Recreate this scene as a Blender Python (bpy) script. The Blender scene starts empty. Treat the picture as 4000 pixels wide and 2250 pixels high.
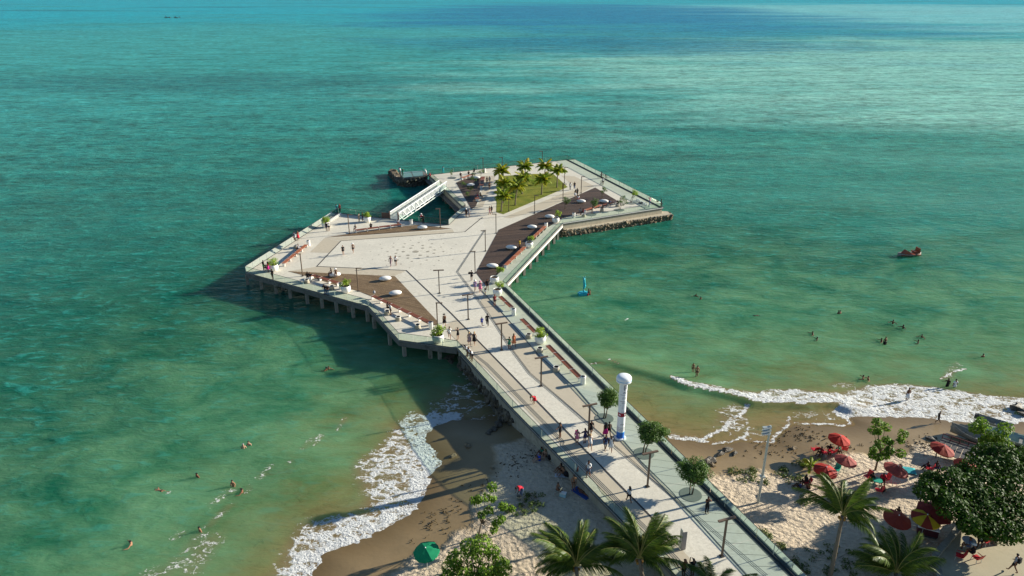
import bpy, bmesh, math, random
import numpy as np
from mathutils import Vector, Matrix, Quaternion, noise as mnoise

# ------------------------------------------------------------------ camera, sky, sun, exposure
scene = bpy.context.scene
R = math.radians
cam_data = bpy.data.cameras.new('camera')
cam_data.sensor_width = 36.0
cam_data.lens = 25.43
cam_data.clip_start = 0.5
cam_data.clip_end = 30000
camera = bpy.data.objects.new('camera', cam_data)
scene.collection.objects.link(camera)
camera.location = (0, 0, 42.3)
camera.rotation_euler = (R(90 - 22.5), 0, 0)
scene.camera = camera

SUN_EL, SUN_AZ = R(17.5), R(18.5)          # azimuth counted from +X towards +Y
world = bpy.data.worlds.new('World')
scene.world = world
world.use_nodes = True
wn = world.node_tree
sky = wn.nodes.new('ShaderNodeTexSky')
sky.sky_type = 'NISHITA'
sky.sun_disc = False
sky.sun_elevation = SUN_EL
sky.sun_rotation = R(90) - SUN_AZ
sky.air_density = 1.0
sky.dust_density = 0.0
sky.ozone_density = 3.0
bg = wn.nodes['Background']
bg.inputs['Strength'].default_value = 0.06
wn.links.new(sky.outputs[0], bg.inputs['Color'])

sun_data = bpy.data.lights.new('sun', 'SUN')
sun_data.energy = 5.0
sun_data.angle = R(0.5)
sun_data.color = (1.0, 0.93, 0.79)
sun = bpy.data.objects.new('sun', sun_data)
scene.collection.objects.link(sun)
sun_dir = Vector((math.cos(SUN_AZ) * math.cos(SUN_EL), math.sin(SUN_AZ) * math.cos(SUN_EL), math.sin(SUN_EL)))
sun.rotation_euler = sun_dir.to_track_quat('Z', 'Y').to_euler()
sun.location = sun_dir * 300

scene.view_settings.view_transform = 'Standard'
scene.view_settings.look = 'None'
scene.view_settings.exposure = 1.12
scene.view_settings.gamma = 1.0
scene.view_settings.use_curve_mapping = False
try:
    scene.cycles.max_bounces = 6
    scene.cycles.transparent_max_bounces = 12
    scene.cycles.use_denoising = True
    scene.cycles.caustics_reflective = False
    scene.cycles.caustics_refractive = False
except Exception:
    pass

rnd = random.Random(7)
COL = scene.collection
DECK = 2.3

# ------------------------------------------------------------------ material helpers
MATS = {}

class NT:
    """small helper round a material's node tree"""
    def __init__(self, name):
        self.m = bpy.data.materials.new(name)
        self.m.use_nodes = True
        self.t = self.m.node_tree
        self.t.nodes.clear()
        self.out = self.n('ShaderNodeOutputMaterial')
    def n(self, kind, **kw):
        nd = self.t.nodes.new(kind)
        for k, v in kw.items():
            setattr(nd, k, v)
        return nd
    def l(self, a, b):
        self.t.links.new(a, b)
    def val(self, sock, v):
        if isinstance(v, bpy.types.NodeSocket):
            self.l(v, sock)
        else:
            sock.default_value = v
    def math(self, op, a, b=None, c=None, clamp=False):
        nd = self.n('ShaderNodeMath', operation=op, use_clamp=clamp)
        self.val(nd.inputs[0], a)
        if b is not None:
            self.val(nd.inputs[1], b)
        if c is not None:
            self.val(nd.inputs[2], c)
        return nd.outputs[0]
    def mapr(self, v, a, b, c=0.0, d=1.0, smooth=False):
        nd = self.n('ShaderNodeMapRange')
        nd.interpolation_type = 'SMOOTHSTEP' if smooth else 'LINEAR'
        self.val(nd.inputs[0], v)
        for i, x in enumerate((a, b, c, d)):
            self.val(nd.inputs[1 + i], x)
        return nd.outputs[0]
    def mix(self, f, a, b):
        nd = self.n('ShaderNodeMix', data_type='RGBA')
        self.val(nd.inputs[0], f)
        self.val(nd.inputs[6], a if isinstance(a, bpy.types.NodeSocket) else (*a, 1))
        self.val(nd.inputs[7], b if isinstance(b, bpy.types.NodeSocket) else (*b, 1))
        return nd.outputs[2]
    def pos(self, scale=(1, 1, 1), rot=(0, 0, 0), obj=False):
        if obj:
            src = self.n('ShaderNodeTexCoord').outputs['Object']
        else:
            src = self.n('ShaderNodeNewGeometry').outputs['Position']
        mp = self.n('ShaderNodeMapping')
        mp.inputs['Scale'].default_value = scale
        mp.inputs['Rotation'].default_value = rot
        self.l(src, mp.inputs['Vector'])
        return mp.outputs[0]
    def noise(self, vec, scale, detail=3, rough=0.55, dist=0.0):
        nd = self.n('ShaderNodeTexNoise')
        self.l(vec, nd.inputs['Vector'])
        nd.inputs['Scale'].default_value = scale
        nd.inputs['Detail'].default_value = detail
        nd.inputs['Roughness'].default_value = rough
        nd.inputs['Distortion'].default_value = dist
        return nd.outputs[0]
    def vor(self, vec, scale, feature='F1', rnd_=1.0, out='Distance'):
        nd = self.n('ShaderNodeTexVoronoi', feature=feature)
        self.l(vec, nd.inputs['Vector'])
        nd.inputs['Scale'].default_value = scale
        nd.inputs['Randomness'].default_value = rnd_
        return nd.outputs[out]
    def bump(self, h, strength=0.5, dist=0.05, normal=None):
        nd = self.n('ShaderNodeBump')
        self.val(nd.inputs['Height'], h)
        nd.inputs['Strength'].default_value = strength
        nd.inputs['Distance'].default_value = dist
        if normal is not None:
            self.l(normal, nd.inputs['Normal'])
        return nd.outputs[0]
    def ramp(self, f, stops):
        nd = self.n('ShaderNodeValToRGB')
        cr = nd.color_ramp
        while len(cr.elements) < len(stops):
            cr.elements.new(0.5)
        for e, (p, c) in zip(cr.elements, stops):
            e.position = p
            e.color = (*c, 1)
        self.val(nd.inputs[0], f)
        return nd.outputs[0]
    def attr(self, name):
        nd = self.n('ShaderNodeAttribute')
        nd.attribute_name = name
        return nd.outputs['Fac']
    def bsdf(self, col, rough=0.7, spec=0.3, metal=0.0, normal=None, ior=1.45):
        b = self.n('ShaderNodeBsdfPrincipled')
        self.val(b.inputs['Base Color'], col if isinstance(col, bpy.types.NodeSocket) else (*col, 1))
        self.val(b.inputs['Roughness'], rough)
        b.inputs['Specular IOR Level'].default_value = spec
        b.inputs['Metallic'].default_value = metal
        b.inputs['IOR'].default_value = ior
        if normal is not None:
            self.l(normal, b.inputs['Normal'])
        return b.outputs[0]
    def done(self, shader):
        self.l(shader, self.out.inputs['Surface'])
        MATS[self.m.name] = self.m
        return self.m

def flat(name, c, rough=0.6, spec=0.3, metal=0.0, var=0.12, scale=3.0, bump=0.0, obj=True):
    """plain colour broken up by a little mottling"""
    t = NT(name)
    v = t.pos(obj=obj)
    n = t.noise(v, scale, 4)
    col = t.mix(n, tuple(max(0, x * (1 - var)) for x in c), tuple(min(1, x * (1 + var)) for x in c))
    nm = t.bump(t.noise(v, scale * 6, 3), bump, 0.02) if bump else None
    return t.done(t.bsdf(col, rough, spec, metal, nm))

def concrete(name, c, var=0.14, stain=0.25, speck=0.0, rough=0.8, stain_c=None, streak=0.0):
    t = NT(name)
    v = t.pos()
    a = t.noise(v, 0.22, 5, 0.6)
    b = t.noise(v, 2.1, 5, 0.65)
    col = t.mix(t.mapr(a, 0.3, 0.7), tuple(x * (1 - var) for x in c), tuple(min(1, x * (1 + var * 0.6)) for x in c))
    sc = stain_c or (c[0] * 0.55, c[1] * 0.52, c[2] * 0.47)
    st = t.mapr(t.math('MULTIPLY', a, b), 0.24, 0.42, 0.0, stain, True)
    col = t.mix(st, col, sc)
    if streak:
        sv = t.noise(t.pos(scale=(1.0, 1.0, 0.12)), 1.6, 5, 0.7)
        col = t.mix(t.mapr(sv, 0.48, 0.72, 0.0, streak, True), col, sc)
    h = t.noise(v, 9, 4)
    if speck:
        cell = t.vor(v, 7.0, out='Color')
        sep = t.n('ShaderNodeSeparateColor')
        t.l(cell, sep.inputs[0])
        col = t.mix(t.mapr(sep.outputs[0], 0.0, 1.0, 0.0, speck), col, tuple(x * 0.55 for x in c))
    return t.done(t.bsdf(col, rough, 0.25, 0, t.bump(h, 0.25, 0.02)))

concrete('deck_concrete', (0.64, 0.60, 0.50), stain=0.4, speck=0.18)
concrete('mosaic_paving', (0.69, 0.65, 0.545), speck=0.34, stain=0.4)
concrete('beige_concrete', (0.50, 0.44, 0.335), stain=0.3, var=0.1)
concrete('slab_concrete', (0.54, 0.53, 0.46), stain=0.3, var=0.1)
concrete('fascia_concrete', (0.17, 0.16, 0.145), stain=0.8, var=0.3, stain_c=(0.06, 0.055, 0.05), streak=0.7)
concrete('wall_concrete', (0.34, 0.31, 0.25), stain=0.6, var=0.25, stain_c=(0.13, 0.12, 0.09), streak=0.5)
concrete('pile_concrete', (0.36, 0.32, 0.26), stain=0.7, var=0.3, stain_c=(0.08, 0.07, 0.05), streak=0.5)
concrete('retaining_concrete', (0.50, 0.44, 0.33), stain=0.5, var=0.2, stain_c=(0.22, 0.19, 0.13), streak=0.4)
concrete('pale_trim', (0.62, 0.60, 0.55), stain=0.2)
concrete('white_cast', (0.80, 0.78, 0.73), stain=0.08, var=0.05, rough=0.5)
concrete('stool_concrete', (0.42, 0.37, 0.28), stain=0.35)
concrete('promenade_concrete', (0.42, 0.37, 0.25), stain=0.4)
flat('joint_dark', (0.05, 0.045, 0.04), 0.8)
flat('grate_iron', (0.17, 0.19, 0.17), 0.7)
flat('drain_strip', (0.07, 0.085, 0.09), 0.6)
flat('lamp_steel', (0.14, 0.095, 0.065), 0.55, 0.4, scale=8)
flat('galvanised', (0.42, 0.46, 0.44), 0.45, 0.5, 0.3)
flat('white_steel', (0.74, 0.75, 0.74), 0.4, 0.5)
flat('corten', (0.12, 0.075, 0.06), 0.7)
flat('dark_metal', (0.03, 0.03, 0.032), 0.5, 0.5)
flat('bench_wood', (0.33, 0.105, 0.045), 0.55, 0.35, var=0.3, scale=5)
flat('dark_bench_wood', (0.20, 0.065, 0.035), 0.55, 0.35, var=0.3, scale=5)
flat('soil', (0.05, 0.035, 0.022), 0.95, 0.1, var=0.4, scale=8, bump=0.5)
flat('black_plastic', (0.012, 0.012, 0.014), 0.4, 0.4)
flat('rope', (0.35, 0.32, 0.25), 0.9)
flat('statue_blue', (0.03, 0.42, 0.52), 0.35, 0.5, var=0.25, scale=2)

t = NT('wood_planks')
v = t.pos()
cell = t.noise(t.pos(scale=(1.2, 1.2, 1)), 1.1, 2)
grain = t.noise(v, 5.5, 4, 0.7)
cell = t.math('ADD', t.math('MULTIPLY', t.math('SUBTRACT', t.n('ShaderNodeNewGeometry').outputs['Random Per Island'], 0.5), 0.7), cell)
col = t.mix(t.mapr(cell, 0.2, 0.8), (0.18, 0.122, 0.064), (0.28, 0.195, 0.108))
col = t.mix(t.mapr(grain, 0.35, 0.75, 0, 0.6), col, (0.095, 0.055, 0.034))
t.done(t.bsdf(col, 0.6, 0.3, 0, t.bump(grain, 0.2, 0.01)))

t = NT('dark_wood_planks')
v = t.pos()
grain = t.noise(v, 5.0, 4, 0.7)
col = t.mix(t.mapr(t.math('ADD', t.math('MULTIPLY', t.n('ShaderNodeNewGeometry').outputs['Random Per Island'], 0.5), t.math('MULTIPLY', grain, 0.6)), 0.3, 0.8), (0.050, 0.034, 0.025), (0.125, 0.082, 0.058))
t.done(t.bsdf(col, 0.6, 0.3, 0, t.bump(grain, 0.2, 0.01)))

t = NT('rock')
v = t.pos()
a = t.noise(v, 1.6, 6, 0.7)
col = t.mix(t.mapr(a, 0.3, 0.7), (0.06, 0.045, 0.028), (0.32, 0.25, 0.16))
t.done(t.bsdf(col, 0.85, 0.3, 0, t.bump(t.noise(v, 5, 6, 0.7), 0.9, 0.15)))

t = NT('wet_rock')
v = t.pos()
a = t.noise(v, 1.8, 6, 0.7)
col = t.mix(t.mapr(a, 0.3, 0.7), (0.03, 0.026, 0.02), (0.16, 0.13, 0.09))
t.done(t.bsdf(col, 0.5, 0.4, 0, t.bump(t.noise(v, 5, 6, 0.7), 0.9, 0.15)))

t = NT('lawn_grass')
v = t.pos()
a = t.noise(v, 0.35, 4)
b = t.noise(v, 6, 4, 0.7)
col = t.mix(t.mapr(a, 0.35, 0.65), (0.14, 0.17, 0.02), (0.26, 0.24, 0.04))
col = t.mix(t.mapr(b, 0.3, 0.7, 0, 0.5), col, (0.085, 0.13, 0.014))
t.done(t.bsdf(col, 0.9, 0.15, 0, t.bump(b, 1.0, 0.12)))

def leaf_mat(name, dark, light, trans=0.35, rough=0.5, yellow=None, spec=0.3):
    t = NT(name)
    geo = t.n('ShaderNodeNewGeometry')
    oi = t.n('ShaderNodeObjectInfo')
    r = geo.outputs['Random Per Island']
    n = t.noise(t.pos(), 1.3, 3)
    f = t.math('ADD', t.math('MULTIPLY', r, 0.55), t.math('MULTIPLY', n, 0.5))
    col = t.mix(t.mapr(f, 0.2, 0.8), dark, light)
    if yellow:
        col = t.mix(t.mapr(oi.outputs['Random'], 0.62, 1.0, 0.0, 0.9), col, yellow)
    p = t.bsdf(col, rough, spec)
    tr = t.n('ShaderNodeBsdfTranslucent')
    t.l(col, tr.inputs['Color'])
    mx = t.n('ShaderNodeMixShader')
    mx.inputs[0].default_value = trans
    t.l(p, mx.inputs[1])
    t.l(tr.outputs[0], mx.inputs[2])
    return t.done(mx.outputs[0])

leaf_mat('shrub_leaf', (0.13, 0.24, 0.018), (0.38, 0.50, 0.05))
leaf_mat('tree_leaf', (0.035, 0.085, 0.016), (0.12, 0.21, 0.035))
leaf_mat('almond_leaf', (0.008, 0.030, 0.004), (0.058, 0.125, 0.010), trans=0.2, rough=0.6, spec=0.18)
leaf_mat('sapling_leaf', (0.05, 0.12, 0.014), (0.20, 0.32, 0.03), rough=0.55, spec=0.2)
leaf_mat('creeper_leaf', (0.05, 0.09, 0.018), (0.15, 0.19, 0.04))
leaf_mat('palm_leaf', (0.022, 0.052, 0.006), (0.105, 0.165, 0.014), 0.28, 0.45, spec=0.25)
leaf_mat('lawn_palm_leaf', (0.12, 0.20, 0.014), (0.38, 0.46, 0.03), 0.4, 0.45, (0.55, 0.42, 0.02))
flat('bark', (0.16, 0.13, 0.095), 0.9, 0.1, var=0.4, scale=6, bump=0.6)
flat('palm_bark', (0.17, 0.14, 0.10), 0.9, 0.1, var=0.35, scale=5, bump=0.6)
flat('frond_stalk', (0.22, 0.20, 0.05), 0.6)
flat('coconut', (0.30, 0.16, 0.03), 0.6)
flat('seaweed', (0.075, 0.055, 0.028), 0.8, 0.2, var=0.4)

def glass(name, tint, refl=0.10, milk=(0.30, 0.46, 0.38)):
    t = NT(name)
    tr = t.n('ShaderNodeBsdfTransparent')
    tr.inputs['Color'].default_value = (*tint, 1)
    gl = t.n('ShaderNodeBsdfGlossy')
    gl.inputs['Color'].default_value = (0.9, 1.0, 0.96, 1)
    gl.inputs['Roughness'].default_value = 0.06
    df = t.n('ShaderNodeBsdfDiffuse')
    df.inputs['Color'].default_value = (*milk, 1)
    lw = t.n('ShaderNodeFresnel')
    lw.inputs['IOR'].default_value = 1.35
    m0 = t.n('ShaderNodeMixShader')
    m0.inputs[0].default_value = refl
    t.l(tr.outputs[0], m0.inputs[1])
    t.l(df.outputs[0], m0.inputs[2])
    m1 = t.n('ShaderNodeMixShader')
    t.l(lw.outputs[0], m1.inputs[0])
    t.l(m0.outputs[0], m1.inputs[1])
    t.l(gl.outputs[0], m1.inputs[2])
    return t.done(m1.outputs[0])

glass('rail_glass', (0.74, 0.86, 0.79), 0.03)
glass('floor_glass', (0.25, 0.38, 0.40), 0.85, (0.26, 0.38, 0.39))
glass('bridge_glass', (0.88, 0.90, 0.88), 0.45, (0.62, 0.64, 0.62))

# ------------------------------------------------------------------ mesh helpers
class MB:
    """collects shapes, then links them as ONE mesh object"""
    def __init__(self):
        self.v, self.f, self.m = [], [], []
        self.cur = 0
    def add(self, vs, fs):
        o = len(self.v)
        self.v += [tuple(p) for p in vs]
        self.f += [tuple(i + o for i in q) for q in fs]
        self.m += [self.cur] * len(fs)
        return self
    def box(self, c, s, rz=0.0, taper=1.0):
        cx, cy, cz = c
        hx, hy, hz = s[0] / 2, s[1] / 2, s[2] / 2
        ca, sa = math.cos(rz), math.sin(rz)
        vs = []
        for k, z in enumerate((-hz, hz)):
            q = taper if k else 1.0
            for x, y in ((-hx, -hy), (hx, -hy), (hx, hy), (-hx, hy)):
                x, y = x * q, y * q
                vs.append((cx + x * ca - y * sa, cy + x * sa + y * ca, cz + z))
        return self.add(vs, [(3, 2, 1, 0), (4, 5, 6, 7), (0, 1, 5, 4), (1, 2, 6, 5), (2, 3, 7, 6), (3, 0, 4, 7)])
    def prism(self, poly, z0, z1):
        n = len(poly)
        area = sum(poly[i][0] * poly[(i + 1) % n][1] - poly[(i + 1) % n][0] * poly[i][1] for i in range(n))
        if area < 0:
            poly = poly[::-1]
        vs = [(p[0], p[1], z0) for p in poly] + [(p[0], p[1], z1) for p in poly]
        fs = [tuple(range(n - 1, -1, -1)), tuple(range(n, 2 * n))]
        fs += [(i, (i + 1) % n, n + (i + 1) % n, n + i) for i in range(n)]
        return self.add(vs, fs)
    def lathe(self, prof, seg=20, c=(0, 0, 0), sx=1.0, sy=1.0, cap=True):
        vs, fs = [], []
        for r, z in prof:
            for k in range(seg):
                a = 2 * math.pi * k / seg
                vs.append((c[0] + r * sx * math.cos(a), c[1] + r * sy * math.sin(a), c[2] + z))
        for j in range(len(prof) - 1):
            for k in range(seg):
                a, b = j * seg + k, j * seg + (k + 1) % seg
                fs.append((a, b, b + seg, a + seg))
        if cap:
            fs.append(tuple(range(seg - 1, -1, -1)))
            fs.append(tuple(range((len(prof) - 1) * seg, len(prof) * seg)))
        return self.add(vs, fs)
    def tube(self, pts, rad, seg=6):
        pts = [Vector(p) for p in pts]
        if not isinstance(rad, (list, tuple)):
            rad = [rad] * len(pts)
        vs, fs = [], []
        for i, p in enumerate(pts):
            d = (pts[min(i + 1, len(pts) - 1)] - pts[max(i - 1, 0)])
            q = d.to_track_quat('Z', 'Y')
            for k in range(seg):
                a = 2 * math.pi * k / seg
                vs.append(p + q @ Vector((rad[i] * math.cos(a), rad[i] * math.sin(a), 0)))
        for j in range(len(pts) - 1):
            for k in range(seg):
                a, b = j * seg + k, j * seg + (k + 1) % seg
                fs.append((a, b, b + seg, a + seg))
        fs.append(tuple(range(seg - 1, -1, -1)))
        fs.append(tuple(range((len(pts) - 1) * seg, len(pts) * seg)))
        return self.add(vs, fs)
    def bar(self, a, b, w, h=None):
        """square bar between two points"""
        a, b = Vector(a), Vector(b)
        d = b - a
        if d.length < 1e-6:
            return self
        q = d.to_track_quat('Y', 'Z')
        h = h or w
        vs = []
        for p in (a, b):
            for x, z in ((-w / 2, -h / 2), (w / 2, -h / 2), (w / 2, h / 2), (-w / 2, h / 2)):
                vs.append(p + q @ Vector((x, 0, z)))
        return self.add(vs, [(0, 1, 2, 3), (7, 6, 5, 4), (4, 5, 1, 0), (5, 6, 2, 1), (6, 7, 3, 2), (7, 4, 0, 3)])
    def ell(self, c, r, seg=14, rings=8, jit=0.0, rg=None):
        vs, fs = [], []
        rg = rg or rnd
        vs.append((c[0], c[1], c[2] - r[2]))
        for j in range(1, rings):
            th = math.pi * j / rings
            for k in range(seg):
                a = 2 * math.pi * k / seg
                q = 1 + (rg.random() - 0.5) * jit
                vs.append((c[0] + r[0] * q * math.sin(th) * math.cos(a), c[1] + r[1] * q * math.sin(th) * math.sin(a), c[2] - r[2] * q * math.cos(th)))
        vs.append((c[0], c[1], c[2] + r[2]))
        for k in range(seg):
            fs.append((0, 1 + (k + 1) % seg, 1 + k))
        for j in range(rings - 2):
            for k in range(seg):
                a, b = 1 + j * seg + k, 1 + j * seg + (k + 1) % seg
                fs.append((a, b, b + seg, a + seg))
        e = len(vs) - 1
        o = 1 + (rings - 2) * seg
        for k in range(seg):
            fs.append((o + k, o + (k + 1) % seg, e))
        return self.add(vs, fs)
    def mesh(self, name, mats, smooth=False):
        me = bpy.data.meshes.new(name)
        me.from_pydata(self.v, [], self.f)
        if isinstance(mats, str):
            mats = [mats]
        for m in mats:
            me.materials.append(MATS[m] if m else None)
        me.polygons.foreach_set('material_index', self.m)
        if smooth:
            me.polygons.foreach_set('use_smooth', [True] * len(me.polygons))
        me.update()
        return me
    def build(self, name, mats, parent=None, smooth=False):
        return link(name, self.mesh(name, mats, smooth), parent)

def link(name, data, parent=None, loc=None, rz=0.0):
    o = bpy.data.objects.new(name, data)
    COL.objects.link(o)
    if parent is not None:
        o.parent = parent
    if loc is not None:
        o.location = loc
    if rz:
        o.rotation_euler = (0, 0, rz)
    return o

def tag(o, label=None, cat=None, group=None, kind=None):
    if label:
        o['label'] = label
    if cat:
        o['category'] = cat
    if group:
        o['group'] = group
    if kind:
        o['kind'] = kind
    return o

def thing(name, label, cat, loc=(0, 0, 0), rz=0.0, group=None):
    o = link(name, None, None, loc, rz)
    o.empty_display_size = 0.3
    return tag(o, label, cat, group)

def copy_tree(o, parent=None):
    c = o.copy()
    COL.objects.link(c)
    c.parent = parent
    for ch in o.children:
        copy_tree(ch, c)
    return c

def lerp(a, b, f):
    return tuple(x + (y - x) * f for x, y in zip(a, b))

def inpoly(px, py, poly):
    """vectorised point in polygon"""
    ins = np.zeros(px.shape, bool)
    n = len(poly)
    for i in range(n):
        x0, y0 = poly[i]
        x1, y1 = poly[(i + 1) % n]
        if y0 == y1:
            continue
        c = ((y0 > py) != (y1 > py)) & (px < (x1 - x0) * (py - y0) / (y1 - y0) + x0)
        ins ^= c
    return ins

def dist_line(px, py, line):
    d = np.full(px.shape, 1e9)
    for (x0, y0), (x1, y1) in zip(line[:-1], line[1:]):
        dx, dy = x1 - x0, y1 - y0
        L = dx * dx + dy * dy + 1e-9
        tt = np.clip(((px - x0) * dx + (py - y0) * dy) / L, 0, 1)
        d = np.minimum(d, np.hypot(px - x0 - tt * dx, py - y0 - tt * dy))
    return d

# ------------------------------------------------------------------ shoreline survey (metres)
SHORE = [(-40, 12), (-26, 27)] + [(-15.95, 43.38), (-15.74, 44.35), (-15.72, 46.19), (-15.56, 46.32), (-14.16, 47.01), (-12.72, 47.71), (-11.66, 48.42), (-10.74, 49.6), (-9.73, 50.36), (-9.02, 51.3), (-8.38, 52.91), (-8.05, 54.77), (-8.07, 56.01), (-7.63, 57.11), (-7.26, 58.05), (-7.72, 59.21), (-8.42, 60.2), (-9.05, 60.81), (-9.27, 62.48), (-8.68, 63.78), (-7.56, 65.12), (-6.37, 65.93), (-4.21, 65.93), (-2.68, 65.93), (-1.68, 66.63)] + [(-1.42, 67.2)] + [(4, 69.5), (11, 66.5)] + [(15.93, 62.85), (16.32, 62.35), (17.77, 61.97), (18.99, 61.65), (20.34, 61.28), (21.07, 61.33), (21.9, 61.44), (23.27, 62), (24.86, 61.42), (26.29, 61.38), (26.8, 62.43), (27.77, 63.36), (29.14, 64.69), (29.82, 64.94), (30.92, 64.76), (33.4, 64.69), (34.52, 64.39), (35.67, 64.73), (35.63, 66.58), (36.14, 67.21), (36.89, 66.95)] + [(35.95, 66.8), (39.02, 66.52), (43.8, 66.38), (45.51, 65.91), (48.15, 65.28), (49.93, 65.01), (53.38, 65.28)] + [(58, 66), (75, 69), (140, 80)]
LAND = SHORE + [(140, -60), (-40, -60)]

def shore_dist(x, y):
    """distance to the waterline, positive on land"""
    x = np.asarray(x, float)
    y = np.asarray(y, float)
    d = dist_line(x, y, SHORE)
    return np.where(inpoly(x, y, LAND), d, -d)

def sand_profile(d):
    return np.interp(d, [-60, -20, -6, 0, 3, 7, 12, 20, 32, 60], [-5, -2.2, -0.7, 0, 0.22, 0.6, 1.02, 1.4, 1.65, 1.8])

def sandz(x, y):
    d = float(shore_dist([x], [y])[0])
    return float(sand_profile(d)) + 0.05 * mnoise.noise((x * 0.25, y * 0.25, 0))

def grid_mesh(name, xs, ys, zfun, attrs, mat):
    X, Y = np.meshgrid(xs, ys)
    x, y = X.ravel(), Y.ravel()
    vals = attrs(x, y)
    z = zfun(x, y, vals)
    nx, ny = len(xs), len(ys)
    idx = np.arange(nx * ny).reshape(ny, nx)
    q = np.stack([idx[:-1, :-1], idx[:-1, 1:], idx[1:, 1:], idx[1:, :-1]], -1).reshape(-1, 4)
    me = bpy.data.meshes.new(name)
    me.vertices.add(nx * ny)
    me.vertices.foreach_set('co', np.stack([x, y, z], -1).astype(np.float32).ravel())
    me.loops.add(q.size)
    me.loops.foreach_set('vertex_index', q.astype(np.int32).ravel())
    me.polygons.add(len(q))
    me.polygons.foreach_set('loop_start', (np.arange(len(q)) * 4).astype(np.int32))
    me.polygons.foreach_set('loop_total', np.full(len(q), 4, np.int32))
    me.polygons.foreach_set('use_smooth', np.ones(len(q), bool))
    me.update(calc_edges=True)
    for k, a in vals.items():
        at_ = me.attributes.new(k, 'FLOAT', 'POINT')
        at_.data.foreach_set('value', a.astype(np.float32))
    me.materials.append(MATS[mat])
    o = link(name, me)
    o['kind'] = 'structure'
    return o

def smooth(v, a, b):
    tt = np.clip((v - a) / (b - a), 0, 1)
    return tt * tt * (3 - 2 * tt)

# ------------------------------------------------------------------ sand
t = NT('beach_sand')
v = t.pos()
d = t.attr('inland')
big = t.noise(v, 0.18, 4)
mid = t.noise(v, 0.9, 4)
dd = t.math('ADD', d, t.math('ADD', t.math('MULTIPLY', t.math('SUBTRACT', big, 0.5), 4.5), t.math('MULTIPLY', t.math('SUBTRACT', mid, 0.5), 1.6)))
dry = t.mapr(dd, 5.4, 6.6, 0, 1, True)
soak = t.mapr(d, 0.0, 4.0, 0, 1, True)
wet_c = t.mix(soak, (0.150, 0.098, 0.040), (0.260, 0.185, 0.095))
wet_c = t.mix(t.mapr(mid, 0.3, 0.7, 0, 0.35), wet_c, (0.17, 0.125, 0.065))
dry_c = t.mix(t.mapr(t.noise(v, 2.2, 5, 0.7), 0.3, 0.7), (0.47, 0.38, 0.27), (0.63, 0.52, 0.385))
col = t.mix(dry, wet_c, dry_c)
rough = t.mapr(dry, 0, 1, 0.38, 0.95)
foot = t.vor(t.pos(scale=(1.0, 1.25, 1)), 2.3, 'SMOOTH_F1')
h1 = t.math('ADD', t.math('MULTIPLY', foot, 0.8), t.math('MULTIPLY', t.noise(v, 3.2, 5, 0.65), 1.0))
h = t.math('MULTIPLY', h1, t.mapr(dry, 0, 1, 0.03, 1.0))
t.done(t.bsdf(col, rough, 0.3, 0, t.bump(h, 1.0, 0.30)))

xs = np.concatenate([np.linspace(-60, -26, 30)[:-1], np.arange(-26, 62, 0.42), np.linspace(62, 130, 30)])
ys = np.concatenate([np.linspace(-40, 26, 24)[:-1], np.arange(26, 80, 0.42), np.linspace(80, 100, 8)])

def sand_attr(x, y):
    return {'inland': shore_dist(x, y)}

def sand_h(x, y, a):
    d = a['inland']
    n = np.array([mnoise.fractal((p * 0.22, q * 0.22, 0.3), 1.0, 2.0, 3) for p, q in zip(x, y)])
    return sand_profile(d) + 0.13 * n * smooth(d, 5, 12)

grid_mesh('sand', xs, ys, sand_h, sand_attr, 'beach_sand')

# ------------------------------------------------------------------ sea
FOAM_LEFT = [(-20.06, 43.43), (-19.63, 45.05), (-19.44, 46.92), (-19.17, 49.07), (-18.55, 50.12), (-17, 51.36), (-15.43, 50.89), (-14.28, 51.36), (-14.05, 52.32), (-14.78, 53.81), (-15.59, 55.54), (-16.32, 57.36), (-15.84, 58.89), (-14.42, 60.68), (-13.67, 62.55), (-12.99, 65.2), (-12.35, 66.82), (-11.22, 68.03), (-8.61, 68.03), (-7.7, 66.59), (-6.38, 66), (-7.57, 65.2), (-8.69, 63.85), (-9.28, 62.55), (-9.06, 60.88), (-7.73, 59.28), (-7.27, 58.12), (-8.08, 56.08), (-8.39, 52.97), (-9.74, 50.42), (-11.67, 48.48), (-14.17, 47.06), (-15.74, 46.24), (-15.97, 43.43)]
FOAM_LEFT_DENSE = [(-16.84, 49.07), (-16.6, 50.58), (-14.77, 51.2), (-13.29, 51.67), (-11.31, 52.48), (-9.9, 53.81), (-9.58, 55.54), (-10.1, 57.74), (-10.71, 59.67), (-11.36, 61.71), (-10.64, 63.64), (-9.11, 65.43), (-7.64, 65.89), (-7.57, 65.2), (-8.69, 63.85), (-9.28, 62.55), (-9.06, 60.88), (-7.73, 59.28), (-7.27, 58.12), (-7.64, 57.18), (-8.08, 56.08), (-8.06, 54.84), (-8.39, 52.97), (-9.03, 51.36), (-10.75, 49.66), (-12.74, 47.76), (-15.58, 46.38), (-16.13, 47.62)]
FOAM_RIGHT = [(18.52, 74.52), (20.75, 73.22), (22.87, 72.49), (25.38, 71.69), (27.56, 71.43), (29.14, 72.13), (33.24, 72.13), (35.23, 71.43), (37, 71.34), (40.16, 72.85)] + [(39.57, 72.97), (44.29, 73.62), (48.46, 72.81), (51.17, 71.85), (53.51, 70.92), (57.4, 70.3)] + [(70, 76), (70, 68.5)] + [(53.38, 65.28), (49.93, 65.01), (48.15, 65.28), (45.51, 65.91), (43.8, 66.38), (39.02, 66.52), (35.95, 66.8), (35.3, 67.79)] + [(36.81, 67.16), (35.73, 68.29), (34.09, 68.54), (31.75, 68.13), (30.01, 68.37), (26.51, 68.62), (26.04, 69.37), (24.49, 70.13), (22.03, 71.34), (20.28, 71.96), (18.54, 73.68)]
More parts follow.
